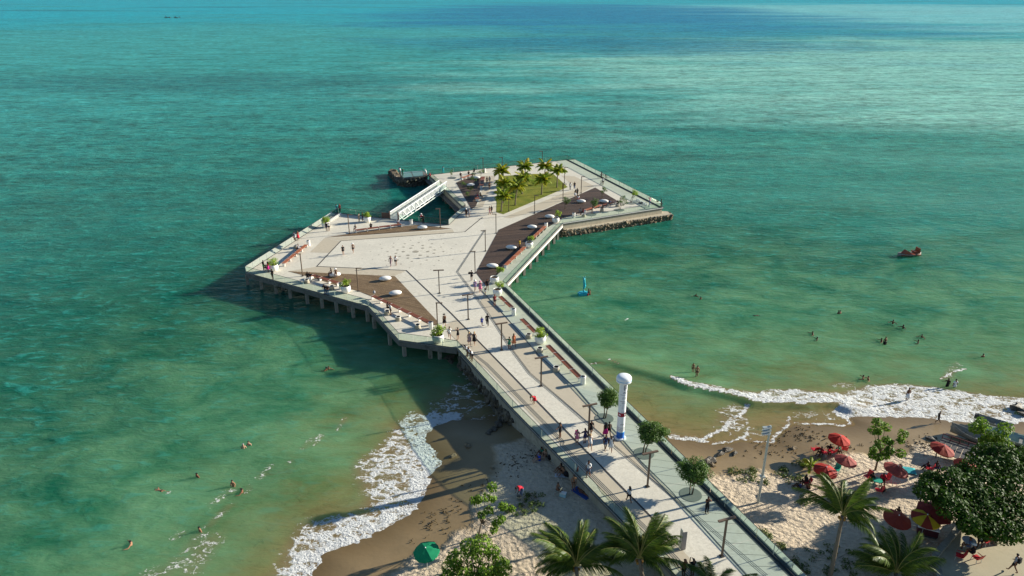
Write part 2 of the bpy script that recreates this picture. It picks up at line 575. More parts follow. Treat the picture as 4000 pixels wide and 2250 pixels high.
CREST = [(10.57, 78.24), (12.45, 77.7), (13.26, 77.03)] + [(16.88, 74.71), (18.54, 73.68), (20.28, 71.96), (22.03, 71.34), (24.49, 70.13), (25.99, 69.2), (26.49, 68.54), (29.98, 68.29), (31.72, 68.05), (34.05, 68.45), (35.7, 68.21), (36.79, 67.11)]
FOAM_LINES = [([(19.01, 61.72), (20.39, 62.74), (21.99, 63.83), (22.83, 65.1), (23.38, 65.86), (24.69, 66.56), (25.47, 67.75), (25.8, 68.4)], 0.30), ([(22.01, 63.61), (22.67, 62.74), (23.29, 62.06), (23.89, 62.46), (24.66, 64.2)], 0.18),
              ([(24.87, 61.45), (26.3, 61.4), (26.81, 62.46), (27.78, 63.39), (29.16, 64.72), (29.53, 66.01)], 0.24), ([(29.83, 64.97), (30.94, 64.79), (33.41, 64.72), (34.54, 64.42), (35.68, 64.76), (35.65, 66.61), (36.16, 67.24)], 0.22),
              ([(16.33, 62.38), (17.79, 62.03), (19, 61.71)], 0.55), ([(19, 61.68), (20.35, 61.31), (21.08, 61.36), (21.91, 61.47), (23.28, 62.03), (24.87, 61.45)], 0.2),
              ([(-6.37, 65.89), (-4.21, 65.89), (-2.68, 65.89), (-1.68, 66.59)], 0.35), ([(-5.04, 72.85), (-4.19, 72.13), (-3.98, 73.76), (-4.75, 74.32), (-6.15, 75.65)], 0.6), ([(-3.31, 70.55), (-1.83, 68.53), (-1.47, 67.39)], 0.7),
              ([(-8.3, 68.53), (-6.94, 66.92), (-5.73, 66.76), (-4.45, 68.53), (-3.75, 70.55)], 0.8),
              ([(-20.77, 60.34), (-20.49, 61.57), (-19.55, 62.63)], 0.25), ([(-19.86, 60.95), (-19.37, 62.41)], 0.2), ([(-18.08, 63.71), (-17.75, 65.97)], 0.22), ([(-23.57, 55.79), (-23.02, 57.62)], 0.3), ([(-21.47, 57.81), (-21.46, 58.19)], 0.2),
              ([(-26.52, 52), (-25.73, 53.87)], 0.35), ([(-25.74, 49.27), (-25.04, 51.59)], 0.3), ([(-28.11, 47.63), (-27.71, 48.17)], 0.3), ([(-26.42, 46.58), (-26.18, 47.81)], 0.5), ([(-25.35, 44.26), (-25.09, 47.28)], 0.8), ([(-28.19, 43.49), (-27.1, 43.94), (-26.57, 44.91)], 0.7),
              ([(15.28, 90.36), (16.26, 91.05)], 0.12), ([(9.59, 77.79), (11.26, 77.67)], 0.18), ([(11.75, 78.68), (12.92, 77.42)], 0.10), ([(50.27, 74.29), (52.89, 75.99), (54.64, 76.68)], 0.18),
              ([(-24.15, 53.54), (-23.99, 54.04), (-24.27, 54.56)], 0.2), ([(-31.62, 53.87), (-30.79, 53.23)], 0.2)]
SOFT_LACE = [([(21.66, 67.75), (21.33, 64.49), (21.85, 63.32), (23.32, 62.17), (25.41, 64.49), (25.94, 67.59), (25.46, 68.9), (24.24, 69.23)], 0.36), ([(22.18, 63.32), (23.29, 62.06), (26.32, 61.47), (26.28, 63.32), (25.41, 64.49)], 0.34),
             ([(29.79, 65.1), (35.11, 64.79), (35.39, 66.64), (34.65, 67.75), (30.32, 67.75), (29.36, 66.01)], 0.26), ([(34.64, 72.22), (39.5, 71.34), (40.7, 74.04), (37.21, 74.04)], 0.3), ([(-8.73, 67.6), (-5.7, 66.34), (-1.46, 67.28), (-3.23, 70.94), (-5.17, 73.44), (-7.1, 74.56), (-8.11, 70.26)], 0.36),
             ([(15.7, 63.75), (16.26, 62.46), (19.01, 61.75), (21.88, 63.75), (23.38, 65.86), (21.62, 67.59), (20.42, 64.49), (18.01, 63.03)], 0.22), ([(49.37, 73.87), (51.31, 73.22), (55.33, 77.29), (54.85, 79.47), (51.9, 77.29)], 0.27)]

def sea_attr(x, y):
    s = -shore_dist(x, y)
    foam = np.zeros_like(x)
    near = (x > -60) & (x < 90) & (y > 30) & (y < 115)
    xn, yn, sn = x[near], y[near], s[near]
    f = np.zeros_like(xn)
    for poly, v, w in ((FOAM_LEFT, 0.52, 2.2), (FOAM_LEFT_DENSE, 0.62, 1.4), (FOAM_RIGHT, 0.62, 1.0)):
        ins = inpoly(xn, yn, poly)
        e = dist_line(xn, yn, poly + poly[:1])
        f = np.maximum(f, np.where(ins, v * smooth(e, -0.1, w), 0))
    ins = inpoly(xn, yn, FOAM_LEFT)
    f = np.maximum(f, np.where(ins, 0.85 * (1 - smooth(sn, 0.1, 1.2)), 0))
    f = np.maximum(f, np.where(ins, 0.64 * (1 - smooth(sn, 0.8, 4.0)), 0))
    ins = inpoly(xn, yn, FOAM_RIGHT)
    f = np.maximum(f, np.where(ins, 0.88 * (1 - smooth(dist_line(xn, yn, CREST), 0.3, 1.8)), 0))
    lip = np.minimum(dist_line(xn, yn, FOAM_LEFT[-14:]), dist_line(xn, yn, FOAM_RIGHT[-20:-10]))
    f = np.maximum(f, np.where((np.abs(sn) < 1.1) & (lip < 1.1), 0.72, 0))
    for poly, v in SOFT_LACE:
        ins = inpoly(xn, yn, poly)
        e = dist_line(xn, yn, poly + poly[:1])
        f = np.maximum(f, np.where(ins, v * smooth(e, 0, 1.0), 0))
    for line, w in FOAM_LINES:
        e = dist_line(xn, yn, line)
        right = line[0][0] > 0
        f = np.maximum(f, (0.72 if right else 0.30) * (1 - smooth(e, w * 0.1, w * (1.3 if right else 2.8))))
    foam[near] = f
    k = np.interp(x, [-6, 12], [1.05, 0.8])
    w = smooth(s, 25, 140)
    s = s * (k * (1 - w) + w)
    return {'shore': np.minimum(s, 3000.0), 'foam': foam}

def sea_h(x, y, a):
    z = np.zeros_like(x)
    near = (x > -80) & (x < 110) & (y > 30) & (y < 140)
    xn, yn = x[near], y[near]
    dc = dist_line(xn, yn, CREST)
    cy = np.interp(xn, [p[0] for p in CREST], [p[1] for p in CREST])
    back = yn > cy
    hh = np.interp(xn, [-2, 6, 14, 22, 40, 52], [0.0, 0.15, 0.32, 0.38, 0.38, 0.2])
    ridge = np.where(back, np.exp(-(dc / 2.4) ** 2), np.exp(-(dc / 0.55) ** 2)) * hh
    swell = np.array([mnoise.noise((p * 0.10 + q * 0.03, q * 0.22, 1.7)) * 0.10 + mnoise.noise((p * 0.3, q * 0.6, 5.1)) * 0.05 for p, q in zip(xn, yn)])
    swell *= smooth(a['shore'][near], 0.5, 8)
    puff = np.array([mnoise.noise((p * 1.5, q * 1.5, 0.0)) for p, q in zip(xn, yn)]) * 0.10 * smooth(a['foam'][near], 0.5, 1.0)
    z[near] = ridge + swell + puff
    z += 0.03
    z[a['shore'] < -1.2] = -0.6
    return z

t = NT('sea_water')
v = t.pos()
shore = t.attr('shore')
foam = t.attr('foam')
n_big = t.noise(t.pos(scale=(1, 1.6, 1)), 0.035, 4, 0.6)
n_mid = t.noise(t.pos(scale=(0.75, 1.5, 1), rot=(0, 0, R(-20))), 0.14, 4, 0.6, 0.8)
n_sed = t.noise(t.pos(scale=(0.8, 1.6, 1), rot=(0, 0, R(-25))), 0.35, 5, 0.65, 1.2)
sx = t.math('ADD', shore, t.math('MULTIPLY', t.math('SUBTRACT', n_mid, 0.5), t.mapr(shore, 0, 20, 4.0, 26.0)))
sx = t.math('ADD', sx, t.math('MULTIPLY', t.math('SUBTRACT', n_big, 0.5), t.mapr(shore, 0, 30, 0.0, 40.0)))
body = t.ramp(t.mapr(sx, 0.0, 100.0), [(0.0, (0.230, 0.175, 0.080)), (0.035, (0.180, 0.170, 0.065)), (0.10, (0.080, 0.150, 0.057)), (0.20, (0.022, 0.128, 0.063)), (0.42, (0.003, 0.085, 0.050)), (1.0, (0.003, 0.130, 0.108))])
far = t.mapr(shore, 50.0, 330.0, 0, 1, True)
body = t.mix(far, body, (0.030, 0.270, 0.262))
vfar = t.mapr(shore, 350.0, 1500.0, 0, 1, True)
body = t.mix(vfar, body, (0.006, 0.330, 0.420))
# dark weed and reef bands far out, each stretched along the coast
band = t.noise(t.pos(scale=(0.22, 1.0, 1), rot=(0, 0, R(4))), 0.0052, 4, 0.55, 0.4)
body = t.mix(t.math('MULTIPLY', t.mapr(band, 0.56, 0.68, 0, 0.45, True), t.mapr(shore, 180, 420, 0, 1)), body, (0.006, 0.045, 0.100))
pale = t.noise(t.pos(scale=(0.3, 1.0, 1)), 0.010, 4, 0.6, 0.4)
body = t.mix(t.math('MULTIPLY', t.mapr(pale, 0.5, 0.66, 0, 0.45, True), t.mapr(shore, 120, 300, 0, 1)), body, (0.03, 0.215, 0.20))
# weed beds and a pale shoal, the latter partly sun glare painted as colour
gp = t.n('ShaderNodeSeparateXYZ')
t.l(t.n('ShaderNodeNewGeometry').outputs['Position'], gp.inputs[0])
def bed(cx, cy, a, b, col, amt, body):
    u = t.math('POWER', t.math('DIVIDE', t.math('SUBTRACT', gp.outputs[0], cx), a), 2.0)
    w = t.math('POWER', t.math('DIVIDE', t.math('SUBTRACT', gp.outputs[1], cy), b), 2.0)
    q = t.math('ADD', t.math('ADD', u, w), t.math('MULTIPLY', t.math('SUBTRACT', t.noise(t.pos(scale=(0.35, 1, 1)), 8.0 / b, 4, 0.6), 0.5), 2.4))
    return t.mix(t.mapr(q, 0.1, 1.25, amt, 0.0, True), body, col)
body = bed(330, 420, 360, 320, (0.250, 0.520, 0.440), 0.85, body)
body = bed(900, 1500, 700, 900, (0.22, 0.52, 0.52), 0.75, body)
body = bed(-330, 700, 260, 300, (0.05, 0.33, 0.32), 0.5, body)
body = bed(150, 1500, 420, 950, (0.002, 0.165, 0.320), 0.95, body)
body = bed(90, 620, 200, 110, (0.003, 0.155, 0.245), 0.75, body)
body = bed(-150, 362, 150, 45, (0.005, 0.090, 0.110), 0.5, body)
body = bed(-60, 800, 90, 120, (0.05, 0.32, 0.33), 0.5, body)
body = bed(130, 170, 110, 80, (0.020, 0.215, 0.170), 0.7, body)
# stirred-up sand clouds close to the beach
sed = t.math('MULTIPLY', t.mapr(n_sed, 0.50, 0.68, 0, 0.65, True), t.mapr(shore, 4, 22, 1, 0))
body = t.mix(sed, body, (0.125, 0.120, 0.046))
weed = t.math('MULTIPLY', t.mapr(t.noise(v, 1.1, 5, 0.7, 1.0), 0.58, 0.70, 0, 0.5, True), t.mapr(shore, 3, 16, 1, 0))
body = t.mix(weed, body, (0.035, 0.040, 0.014))
cloud = t.math('MULTIPLY', t.mapr(t.noise(t.pos(scale=(0.9, 1.3, 1), rot=(0, 0, R(-25))), 0.11, 6, 0.66, 0.6), 0.34, 0.74, 0, 0.95, False), t.math('MULTIPLY', t.mapr(shore, 2, 8, 0, 1), t.mapr(shore, 20, 60, 1, 0.2)))
body = t.mix(cloud, body, (0.135, 0.290, 0.145))
churn = t.math('MULTIPLY', t.mapr(foam, 0.08, 0.42, 0, 0.8), t.mapr(shore, 8, 16, 1, 0))
body = t.mix(churn, body, (0.190, 0.145, 0.075))
# wavelets
rotw = R(-14)
w1 = t.noise(t.pos(scale=(0.36, 1.0, 1), rot=(0, 0, rotw)), 0.42, 3, 0.6, 0.6)
w2 = t.noise(t.pos(scale=(0.45, 1.0, 1), rot=(0, 0, R(18))), 1.15, 4, 0.62, 0.5)
w3 = t.noise(t.pos(scale=(0.6, 1.0, 1), rot=(0, 0, R(-6))), 3.6, 3, 0.6)
calm = t.math('ADD', t.mapr(shore, 1, 30, 0.12, 0.45), t.mapr(shore, 30, 140, 0.0, 0.55))
hw = t.math('ADD', t.math('MULTIPLY', w1, 0.65), t.math('MULTIPLY', w2, 0.6))
hw = t.math('ADD', hw, t.math('MULTIPLY', w3, 0.2))
hw = t.math('MULTIPLY', hw, calm)
body = t.mix(t.math('MULTIPLY', t.mapr(t.math('ADD', t.math('MULTIPLY', w1, 0.45), w2), 0.72, 0.98, 0, 0.6, True), t.mapr(shore, 5, 60, 0.15, 1)), body, (0.035, 0.330, 0.275))  # crest highlights painted into the body colour
ch = t.math('ADD', t.math('MULTIPLY', t.noise(t.pos(scale=(0.5, 1, 1), rot=(0, 0, R(-8))), 0.40, 5, 0.75), 0.62), t.math('MULTIPLY', t.noise(t.pos(scale=(0.32, 1, 1), rot=(0, 0, R(6))), 0.10, 4, 0.7), 0.38))
chop_shade = t.math('MULTIPLY', t.mapr(ch, 0.36, 0.64, -0.65, 0.65), t.mapr(shore, 30, 170, 0.10, 1))  # light and dark of the wave facets, put into the colour value
hsv = t.n('ShaderNodeHueSaturation')
t.l(t.math('ADD', 1.0, chop_shade), hsv.inputs['Value'])
t.l(body, hsv.inputs['Color'])
body = hsv.outputs[0]
nw = t.bump(hw, 1.0, 0.8)
wd0 = t.n('ShaderNodeBsdfDiffuse')
t.l(body, wd0.inputs['Color'])
t.l(nw, wd0.inputs['Normal'])
ws = t.n('ShaderNodeSubsurfaceScattering', falloff='BURLEY')
t.l(body, ws.inputs['Color'])
ws.inputs['Scale'].default_value = 3.6
ws.inputs['Radius'].default_value = (0.5, 1.0, 0.8)
t.l(nw, ws.inputs['Normal'])
wd = t.n('ShaderNodeMixShader')
wd.inputs[0].default_value = 0.75
t.l(wd0.outputs[0], wd.inputs[1])
t.l(ws.outputs[0], wd.inputs[2])
wg = t.n('ShaderNodeBsdfGlossy')
t.l(t.mapr(shore, 20, 500, 0.12, 0.25), wg.inputs['Roughness'])
t.l(nw, wg.inputs['Normal'])
fr_ = t.n('ShaderNodeFresnel')
fr_.inputs['IOR'].default_value = 1.33
t.l(nw, fr_.inputs['Normal'])
wm = t.n('ShaderNodeMixShader')
t.l(t.math('MULTIPLY', fr_.outputs[0], 0.30), wm.inputs[0])
t.l(wd.outputs[0], wm.inputs[1])
t.l(wg.outputs[0], wm.inputs[2])
water = wm.outputs[0]
# foam lace
fv = t.pos(scale=(0.75, 1.2, 1), rot=(0, 0, R(-25)))
dist = t.n('ShaderNodeVectorMath', operation='ADD')
nz = t.n('ShaderNodeTexNoise')
t.l(fv, nz.inputs['Vector'])
nz.inputs['Scale'].default_value = 1.3
nz.inputs['Detail'].default_value = 3
sc = t.n('ShaderNodeVectorMath', operation='SCALE')
t.l(nz.outputs['Color'], sc.inputs[0])
sc.inputs['Scale'].default_value = 2.4
t.l(fv, dist.inputs[0])
t.l(sc.outputs[0], dist.inputs[1])
e1 = t.mapr(t.vor(dist.outputs[0], 0.62, 'DISTANCE_TO_EDGE'), 0.0, 0.30, 1, 0)
e2 = t.mapr(t.vor(dist.outputs[0], 2.1, 'DISTANCE_TO_EDGE'), 0.0, 0.24, 0.6, 0)
fn = t.noise(v, 2.2, 6, 0.7)
tex = t.math('ADD', t.math('MULTIPLY', t.math('MAXIMUM', e1, e2), 0.62), t.math('MULTIPLY', t.mapr(fn, 0.3, 0.7, 0.0, 0.48), 1.0))
thr = t.math('SUBTRACT', 1.0, foam)
fm = t.mapr(tex, thr, t.math('ADD', thr, 0.26), 0, 1, True)
fm = t.math('MULTIPLY', fm, t.mapr(foam, 0.02, 0.12, 0, 1))
fcol = t.mix(fn, (0.66, 0.68, 0.67), (0.86, 0.87, 0.86))
fb = t.bsdf(fcol, 0.8, 0.2, 0, t.bump(t.math('ADD', tex, t.noise(v, 3.5, 5, 0.7)), 1.0, 0.4))
mx = t.n('ShaderNodeMixShader')
t.l(fm, mx.inputs[0])
t.l(water, mx.inputs[1])
t.l(fb, mx.inputs[2])
t.done(mx.outputs[0])

def grow(a, step, q, end):
    out = []
    while a < end:
        step *= q
        a += step
        out.append(a)
    return np.array(out)

fx = np.arange(-46, 62, 0.32)
xs = np.concatenate([-grow(46, 0.4, 1.09, 9000)[::-1], fx, grow(62, 0.4, 1.09, 9000)])
fy = np.arange(34, 92, 0.32)
ys = np.concatenate([-grow(-34, 0.5, 1.4, -10)[::-1], fy, grow(92, 0.4, 1.06, 14000)])
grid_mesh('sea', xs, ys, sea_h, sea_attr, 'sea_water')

# ------------------------------------------------------------------ pier
pier = thing('pier', 'pale concrete pier widening into a star shaped platform over the green sea', 'pier')
L0 = (-40.56, 102.51)
C1 = (-19.63, 89.85)
C2 = (-13.96, 79.59)
C3 = (-6.61, 77.44)
BEND = (-0.04, 63.97)
STL = (16.7, 32.0)
STR = (24.45, 32.0)
RE = (-1.2, 96.79)
NT_ = (9.41, 127.38)
TIP = (29.68, 137.59)
FAR = (13.99, 181.21)
FARL = (-19.4, 165.01)
BA = (-9.22, 136.76)
BB = (-11.62, 126.78)
BN = (-21.01, 129.9)
BF = (-24.25, 131)
TL = (-33.5, 134.39)
OUT = [L0, C1, C2, C3, BEND, STL, STR, RE, NT_, TIP, FAR, FARL, BA, BB, BN, BF, TL]
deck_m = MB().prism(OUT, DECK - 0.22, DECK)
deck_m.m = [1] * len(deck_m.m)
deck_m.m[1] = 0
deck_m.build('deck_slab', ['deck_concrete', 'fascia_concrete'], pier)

def shrink(poly, k):
    """polygon moved inwards by k"""
    n = len(poly)
    area = sum(poly[i][0] * poly[(i + 1) % n][1] - poly[(i + 1) % n][0] * poly[i][1] for i in range(n))
    sg = 1 if area > 0 else -1
    out = []
    for i in range(n):
        a, b, c = Vector(poly[i - 1]), Vector(poly[i]), Vector(poly[(i + 1) % n])
        d1, d2 = (b - a).normalized(), (c - b).normalized()
        n1, n2 = Vector((-d1.y, d1.x)) * sg, Vector((-d2.y, d2.x)) * sg
        bis = n1 + n2
        k2 = 2.0 / max(bis.length_squared, 0.35)
        p = b + bis * (k * k2)
        out.append((p.x, p.y))
    return out

# edge beams under the platform
def fascia(pts, h, mat, name='fascia', z1=DECK - 0.222, th=0.35, inset=0.05):
    for a, b in zip(pts[:-1], pts[1:]):
        a, b = Vector(a), Vector(b)
        d = (b - a).normalized()
        nrm = Vector((-d.y, d.x))
        if not inside_pier((a + b) / 2 + nrm * 0.6):
            nrm = -nrm
        q = [a + nrm * inset, b + nrm * inset, b + nrm * (inset + th), a + nrm * (inset + th)]
        MB().prism([tuple(p) for p in q], z1 - h, z1).build(name, mat, pier)

def inside_pier(p):
    return bool(inpoly(np.array([p[0]]), np.array([p[1]]), OUT)[0])

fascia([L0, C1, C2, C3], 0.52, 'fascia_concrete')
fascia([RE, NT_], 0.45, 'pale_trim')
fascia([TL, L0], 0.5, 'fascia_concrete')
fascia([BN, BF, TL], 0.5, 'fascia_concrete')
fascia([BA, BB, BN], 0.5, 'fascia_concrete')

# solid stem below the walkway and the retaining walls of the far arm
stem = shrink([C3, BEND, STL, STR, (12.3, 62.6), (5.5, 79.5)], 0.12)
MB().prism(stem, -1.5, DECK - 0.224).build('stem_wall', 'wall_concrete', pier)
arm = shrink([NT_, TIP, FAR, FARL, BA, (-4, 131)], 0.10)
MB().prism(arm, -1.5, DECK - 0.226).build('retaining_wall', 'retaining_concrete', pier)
d = (Vector(TIP) - Vector(NT_)).normalized()
nr = Vector((d.y, -d.x))
ledge = [Vector(NT_) + nr * -0.3, Vector(NT_) + nr * 0.7 + d * 0.6, Vector(TIP) + nr * 1.1 + d * 1.6, Vector(TIP) + Vector((1.3, 1.5)), Vector(TIP) + Vector((-1, 2))]
MB().prism([tuple(p) for p in ledge], -1.2, 1.22).build('footing_ledge', 'retaining_concrete', pier)
cap = [Vector(NT_) + nr * 0.06, Vector(TIP) + nr * 0.06 + d * 0.05, Vector(TIP) - nr * 0.2, Vector(NT_) - nr * 0.2]
MB().prism([tuple(p) for p in cap], DECK + 0.004, DECK + 0.10).build('coping', 'pale_trim', pier)

# rubble stones: shared shapes, one object each
rg = random.Random(3)
STONES = []
for k in range(6):
    m = MB()
    m.ell((0, 0, 0), (0.5, 0.42, 0.36), 6, 5, 0.9, rg)
    STONES.append(m.mesh('stone', 'rock'))
STONES_WET = []
for s in STONES:
    c = s.copy()
    c.materials[0] = MATS['wet_rock']
    STONES_WET.append(c)

def stone_face(parent, pts, z0, z1, step, meshes, depth=0.35, name='stone', jit=0.3, size=1.0):
    for a, b in zip(pts[:-1], pts[1:]):
        L = math.dist(a, b)
        rows = max(1, int((z1 - z0) / (step * 0.72)))
        for r in range(rows):
            k = max(1, int(L / step))
            for i in range(k):
                f = (i + 0.5 + 0.5 * (r % 2) + (rg.random() - 0.5) * jit) / k
                x, y = lerp(a, b, min(f, 1))
                z = z0 + (r + 0.5) * (z1 - z0) / rows + (rg.random() - 0.5) * 0.15
                o = link(name, rg.choice(meshes), parent, (x + (rg.random() - 0.5) * depth, y + (rg.random() - 0.5) * depth, z))
                o.rotation_euler = (rg.random() * 6, rg.random() * 6, rg.random() * 6)
                s = step * size * (0.75 + rg.random() * 0.9)
                o.scale = (s, s, s)

rub = link('rubble_toe', MB().prism([tuple(p) for p in shrink([tuple(q) for q in ledge], 0.05)], -1.5, 0.9).mesh('rubble_toe', 'wet_rock'), pier)
edge_pts = [tuple(Vector(NT_) + nr * 0.6 - d * 0.8), tuple(Vector(TIP) + nr * 1.15 + d * 1.5), tuple(Vector(TIP) + Vector((1.5, 1.6)))]
stone_face(rub, edge_pts, -0.2, 1.1, 0.52, STONES, 0.22, size=1.15)
sw = link('stone_wall', MB().box((0, 0, -3), (0.1, 0.1, 0.1)).mesh('stone_wall', 'wet_rock'), pier)
stone_face(sw, [tuple(Vector(C3) + Vector((0.25, 0.0))), tuple(Vector(BEND) + Vector((0.05, 0)))], -0.2, 1.35, 0.85, STONES_WET, 0.12, size=1.0)
stone_face(sw, [tuple(BA), tuple(FARL)], -0.2, 1.0, 0.95, STONES_WET, 0.25)
MB().prism([BA, FARL, tuple(Vector(FARL) + Vector((-1.0, 0.2))), tuple(Vector(BA) + Vector((-1.1, 0.1)))], 1.05, 1.3).build('quay_ledge', 'fascia_concrete', pier)
patch = [Vector(C3) + (Vector(BEND) - Vector(C3)) * f for f in (0.05, 0.22)]
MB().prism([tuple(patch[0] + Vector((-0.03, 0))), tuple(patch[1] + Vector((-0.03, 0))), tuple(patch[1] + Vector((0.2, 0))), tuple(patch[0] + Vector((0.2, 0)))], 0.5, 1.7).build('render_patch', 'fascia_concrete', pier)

# piles
pile_me = MB().box((0, 0, -0.1), (0.42, 0.42, 3.35)).mesh('pile', 'pile_concrete')
def pile(x, y):
    link('pile', pile_me, pier, (x, y, 0.35 - 0.3), 0.45)
for x, y in [(-40.78, 103.11), (-38.09, 101.4), (-35.31, 99.58), (-32.74, 97.97), (-29.68, 95.9), (-27.13, 94.32), (-24.73, 92.78), (-22.02, 91.02), (-19.8, 89.83), (-18.5, 87.63), (-15.62, 82.67), (-13.36, 79.62), (-10.09, 79.05), (-8.92, 78.92), (-34.68, 100.85), (-23.04, 92.95)]:
    pile(x, y + 0.3)
for x, y in [(-1.09, 100.38), (-0.12, 102.34), (1.01, 104.44), (2.15, 107.53), (3.2, 110.41), (4.37, 113.67), (5.49, 116.7), (6.61, 119.76), (7.74, 122.86), (8.51, 125.08)]:
    pile(x - 0.25, y)

# ---- paving sheets, each a few millimetres above the one below
LV = [0]
def sheet(name, poly, mat, lift, parent=pier):
    z = DECK + lift
    m = MB()
    m.prism(poly, z - 0.002, z)
    return m.build(name, mat, parent)

def strip(name, line, w, mat, lift, parent=pier):
    """a ribbon of given width along a line, mitred"""
    pts = [Vector(p) for p in line]
    l, r = [], []
    for i, p in enumerate(pts):
        d1 = (p - pts[i - 1]).normalized() if i else (pts[1] - p).normalized()
        d2 = (pts[i + 1] - p).normalized() if i < len(pts) - 1 else d1
        n = Vector((-(d1.y + d2.y), d1.x + d2.x)).normalized()
        k = w / 2 / max(0.4, n.dot(Vector((-d1.y, d1.x))))
        l.append(tuple(p + n * k))
        r.append(tuple(p - n * k))
    m = MB()
    z = DECK + lift
    for i in range(len(pts) - 1):
        m.add([(*l[i], z), (*r[i], z), (*r[i + 1], z), (*l[i + 1], z)], [(0, 1, 2, 3)])
    return m.build(name, mat, parent)

J1 = [(-30.42, 105.37), (-16.22, 103.61)] + [(-8.12, 87.78), (-0.55, 72.15)] + [(4.4, 61.86), (9.65, 51.15)] + [(13.02, 44.23)]
JT = [(-30.39, 105.27), (-29.32, 117.64), (-21.31, 119.57), (-8.37, 122.68), (-5.52, 131.63)]
T2 = [(-4.86, 123.83), (-8.39, 103.05)] + [(-6.16, 96.64), (-2.33, 84.92), (-0.06, 77.22)] + [(1.93, 71.47), (5.24, 65.54), (8.03, 60.35)] + [(13.5, 50.44), (18.72, 41.12)]
J2 = [(-4.28, 95.45), (-0.69, 86.27), (3.13, 75.8)] + [(6.91, 68.19), (8.41, 63.99), (10.33, 59.33), (11.83, 55.03)] + [(13.62, 51.04), (14.68, 48.16), (17.33, 41.12)]
T1 = [(-6.15, 78.69), (-4.99, 76.81)] + [(-2.95, 73.68), (4.78, 58.33)] + [(4.78, 57.58), (9.15, 49.15), (12.01, 43.8), (13.31, 41.12)]
plaza = [(-30.39, 105.27), (-29.32, 117.64), (-21.31, 119.57), (-8.37, 122.68), (-5.52, 131.63)] + [(-4.86, 123.83), (-8.39, 103.05)] + [(-7.56, 100.53)] + [(-16.22, 103.61)]
sheet('plaza_paving', plaza, 'mosaic_paving', 0.006)
mosaic = [(-16.22, 103.61)] + [(-8.38, 102.82), (-6.16, 96.64), (-2.33, 84.92), (-0.06, 77.22)] + [(1.93, 71.47), (5.24, 65.54), (8.03, 60.35)] + [(13.45, 50.18), (18.64, 40.86), (14.41, 40.86), (13.19, 43.59), (13.02, 44.23)] + [(9.65, 51.15), (4.4, 61.86)] + [(-0.55, 72.15), (-8.12, 87.78)]
sheet('walk_paving', mosaic, 'mosaic_paving', 0.010)
left_beige = [(-8.72, 83.89), (-7.77, 81.58), (-6.05, 78.04), (-4.85, 75.74)] + [(-3.63, 73.56), (-2.91, 72.51), (4.21, 58.49), (7.33, 52)] + [(7.66, 50.71), (10.9, 44.45), (12.72, 41.12), (14.33, 41.12), (13.04, 43.96)] + [(9.47, 51.15), (4.29, 61.68)] + [(-0.64, 71.98), (-5.46, 81.99), (-7.34, 85.78)]
sheet('walk_beige', left_beige, 'beige_concrete', 0.014)
right_beige = [(-4.44, 91.21), (-3.89, 94.29), (-0.69, 86.02), (3.13, 75.6)] + [(6.79, 67.98), (8.3, 63.89), (10.22, 59.24), (11.73, 54.95)] + [(13.58, 50.84), (14.63, 48.28), (13.45, 50.38)] + [(8.1, 60.53), (5.34, 65.54), (2.04, 71.36)] + [(0.04, 77.12), (-2.22, 84.8)]
sheet('walk_beige', right_beige, 'beige_concrete', 0.018)
sheet('ring_beige', [(-32.51, 119.08), (-33.14, 111.83), (-29.81, 111.54), (-29.29, 117.48)], 'beige_concrete', 0.008)
sheet('ring_beige', [(-32.43, 119.08), (-29.3, 117.75), (-21.34, 119.73), (-10.29, 122.4), (-10.67, 123.94), (-21.61, 121.44), (-26.67, 120.44)], 'beige_concrete', 0.009)
sheet('ring_beige', [(-34.19, 103.23), (-30.39, 105.24), (-16.27, 103.44), (-17.63, 101.32), (-24.59, 102.06)], 'beige_concrete', 0.008)
sheet('arm_beige', [(11.42, 164.42), (14.37, 163.94), (18, 154.87), (14.65, 149.04), (6.38, 137.11), (-0.24, 130.99), (-1.56, 131.44), (4.51, 139.93), (10.87, 149.04), (14.05, 151.91)], 'beige_concrete', 0.008)
sheet('arm_beige', [(-6.48, 163.94), (-3.74, 164.42), (-4.86, 151.49), (-5.76, 138.5), (-7.73, 136.56), (-6.67, 141.38), (-6.37, 154.87)], 'beige_concrete', 0.008)
# pale green-grey slabs on the seaward side of the stem, one object each
sa, sb = [(6.97, 68.3), (11.82, 54.95)] + [(14.68, 48.16), (17.55, 40.86)], [(10.12, 66.74), (15.43, 53.63)] + [(16.35, 50.98), (20.65, 40.86)]
def along(line, f):
    seg = [math.dist(a, b) for a, b in zip(line[:-1], line[1:])]
    s = f * sum(seg)
    for (a, b), L in zip(zip(line[:-1], line[1:]), seg):
        if s <= L or b == line[-1]:
            return lerp(a, b, min(1, s / L))
        s -= L
slab_base = sheet('slab_bed', sa + sb[::-1], 'joint_dark', 0.006)
NS = 22
for i in range(NS):
    f0, f1 = i / NS + 0.0007, (i + 1) / NS - 0.0007
    q = [along(sa, f0), along(sb, f0), along(sb, f1), along(sa, f1)]
    m = MB()
    m.prism(q, DECK + 0.007, DECK + 0.020)
    m.build('slab', 'slab_concrete', slab_base)
for ln in (J1, JT):
    strip('joint_channel', ln, 0.16, 'joint_dark', 0.024)
strip('joint_channel', J2, 0.10, 'drain_strip', 0.026)
for ln in (T1, T2):
    for off in (-0.16, 0, 0.16):
        strip('joint_groove', [(p[0] + off * 0.9, p[1] + off * 0.42) for p in ln], 0.045, 'drain_strip', 0.025)
strip('arm_joint', [(13.56, 173.13), (19.44, 156.16), (26.31, 136.99)], 0.07, 'drain_strip', 0.012)
strip('kerb_line', [(-17.84, 165.09), (-6.12, 170.68)], 0.35, 'pale_trim', 0.012)
strip('kerb_line', [(-17.82, 165.09), (13.68, 180.41)], 0.35, 'pale_trim', 0.014)
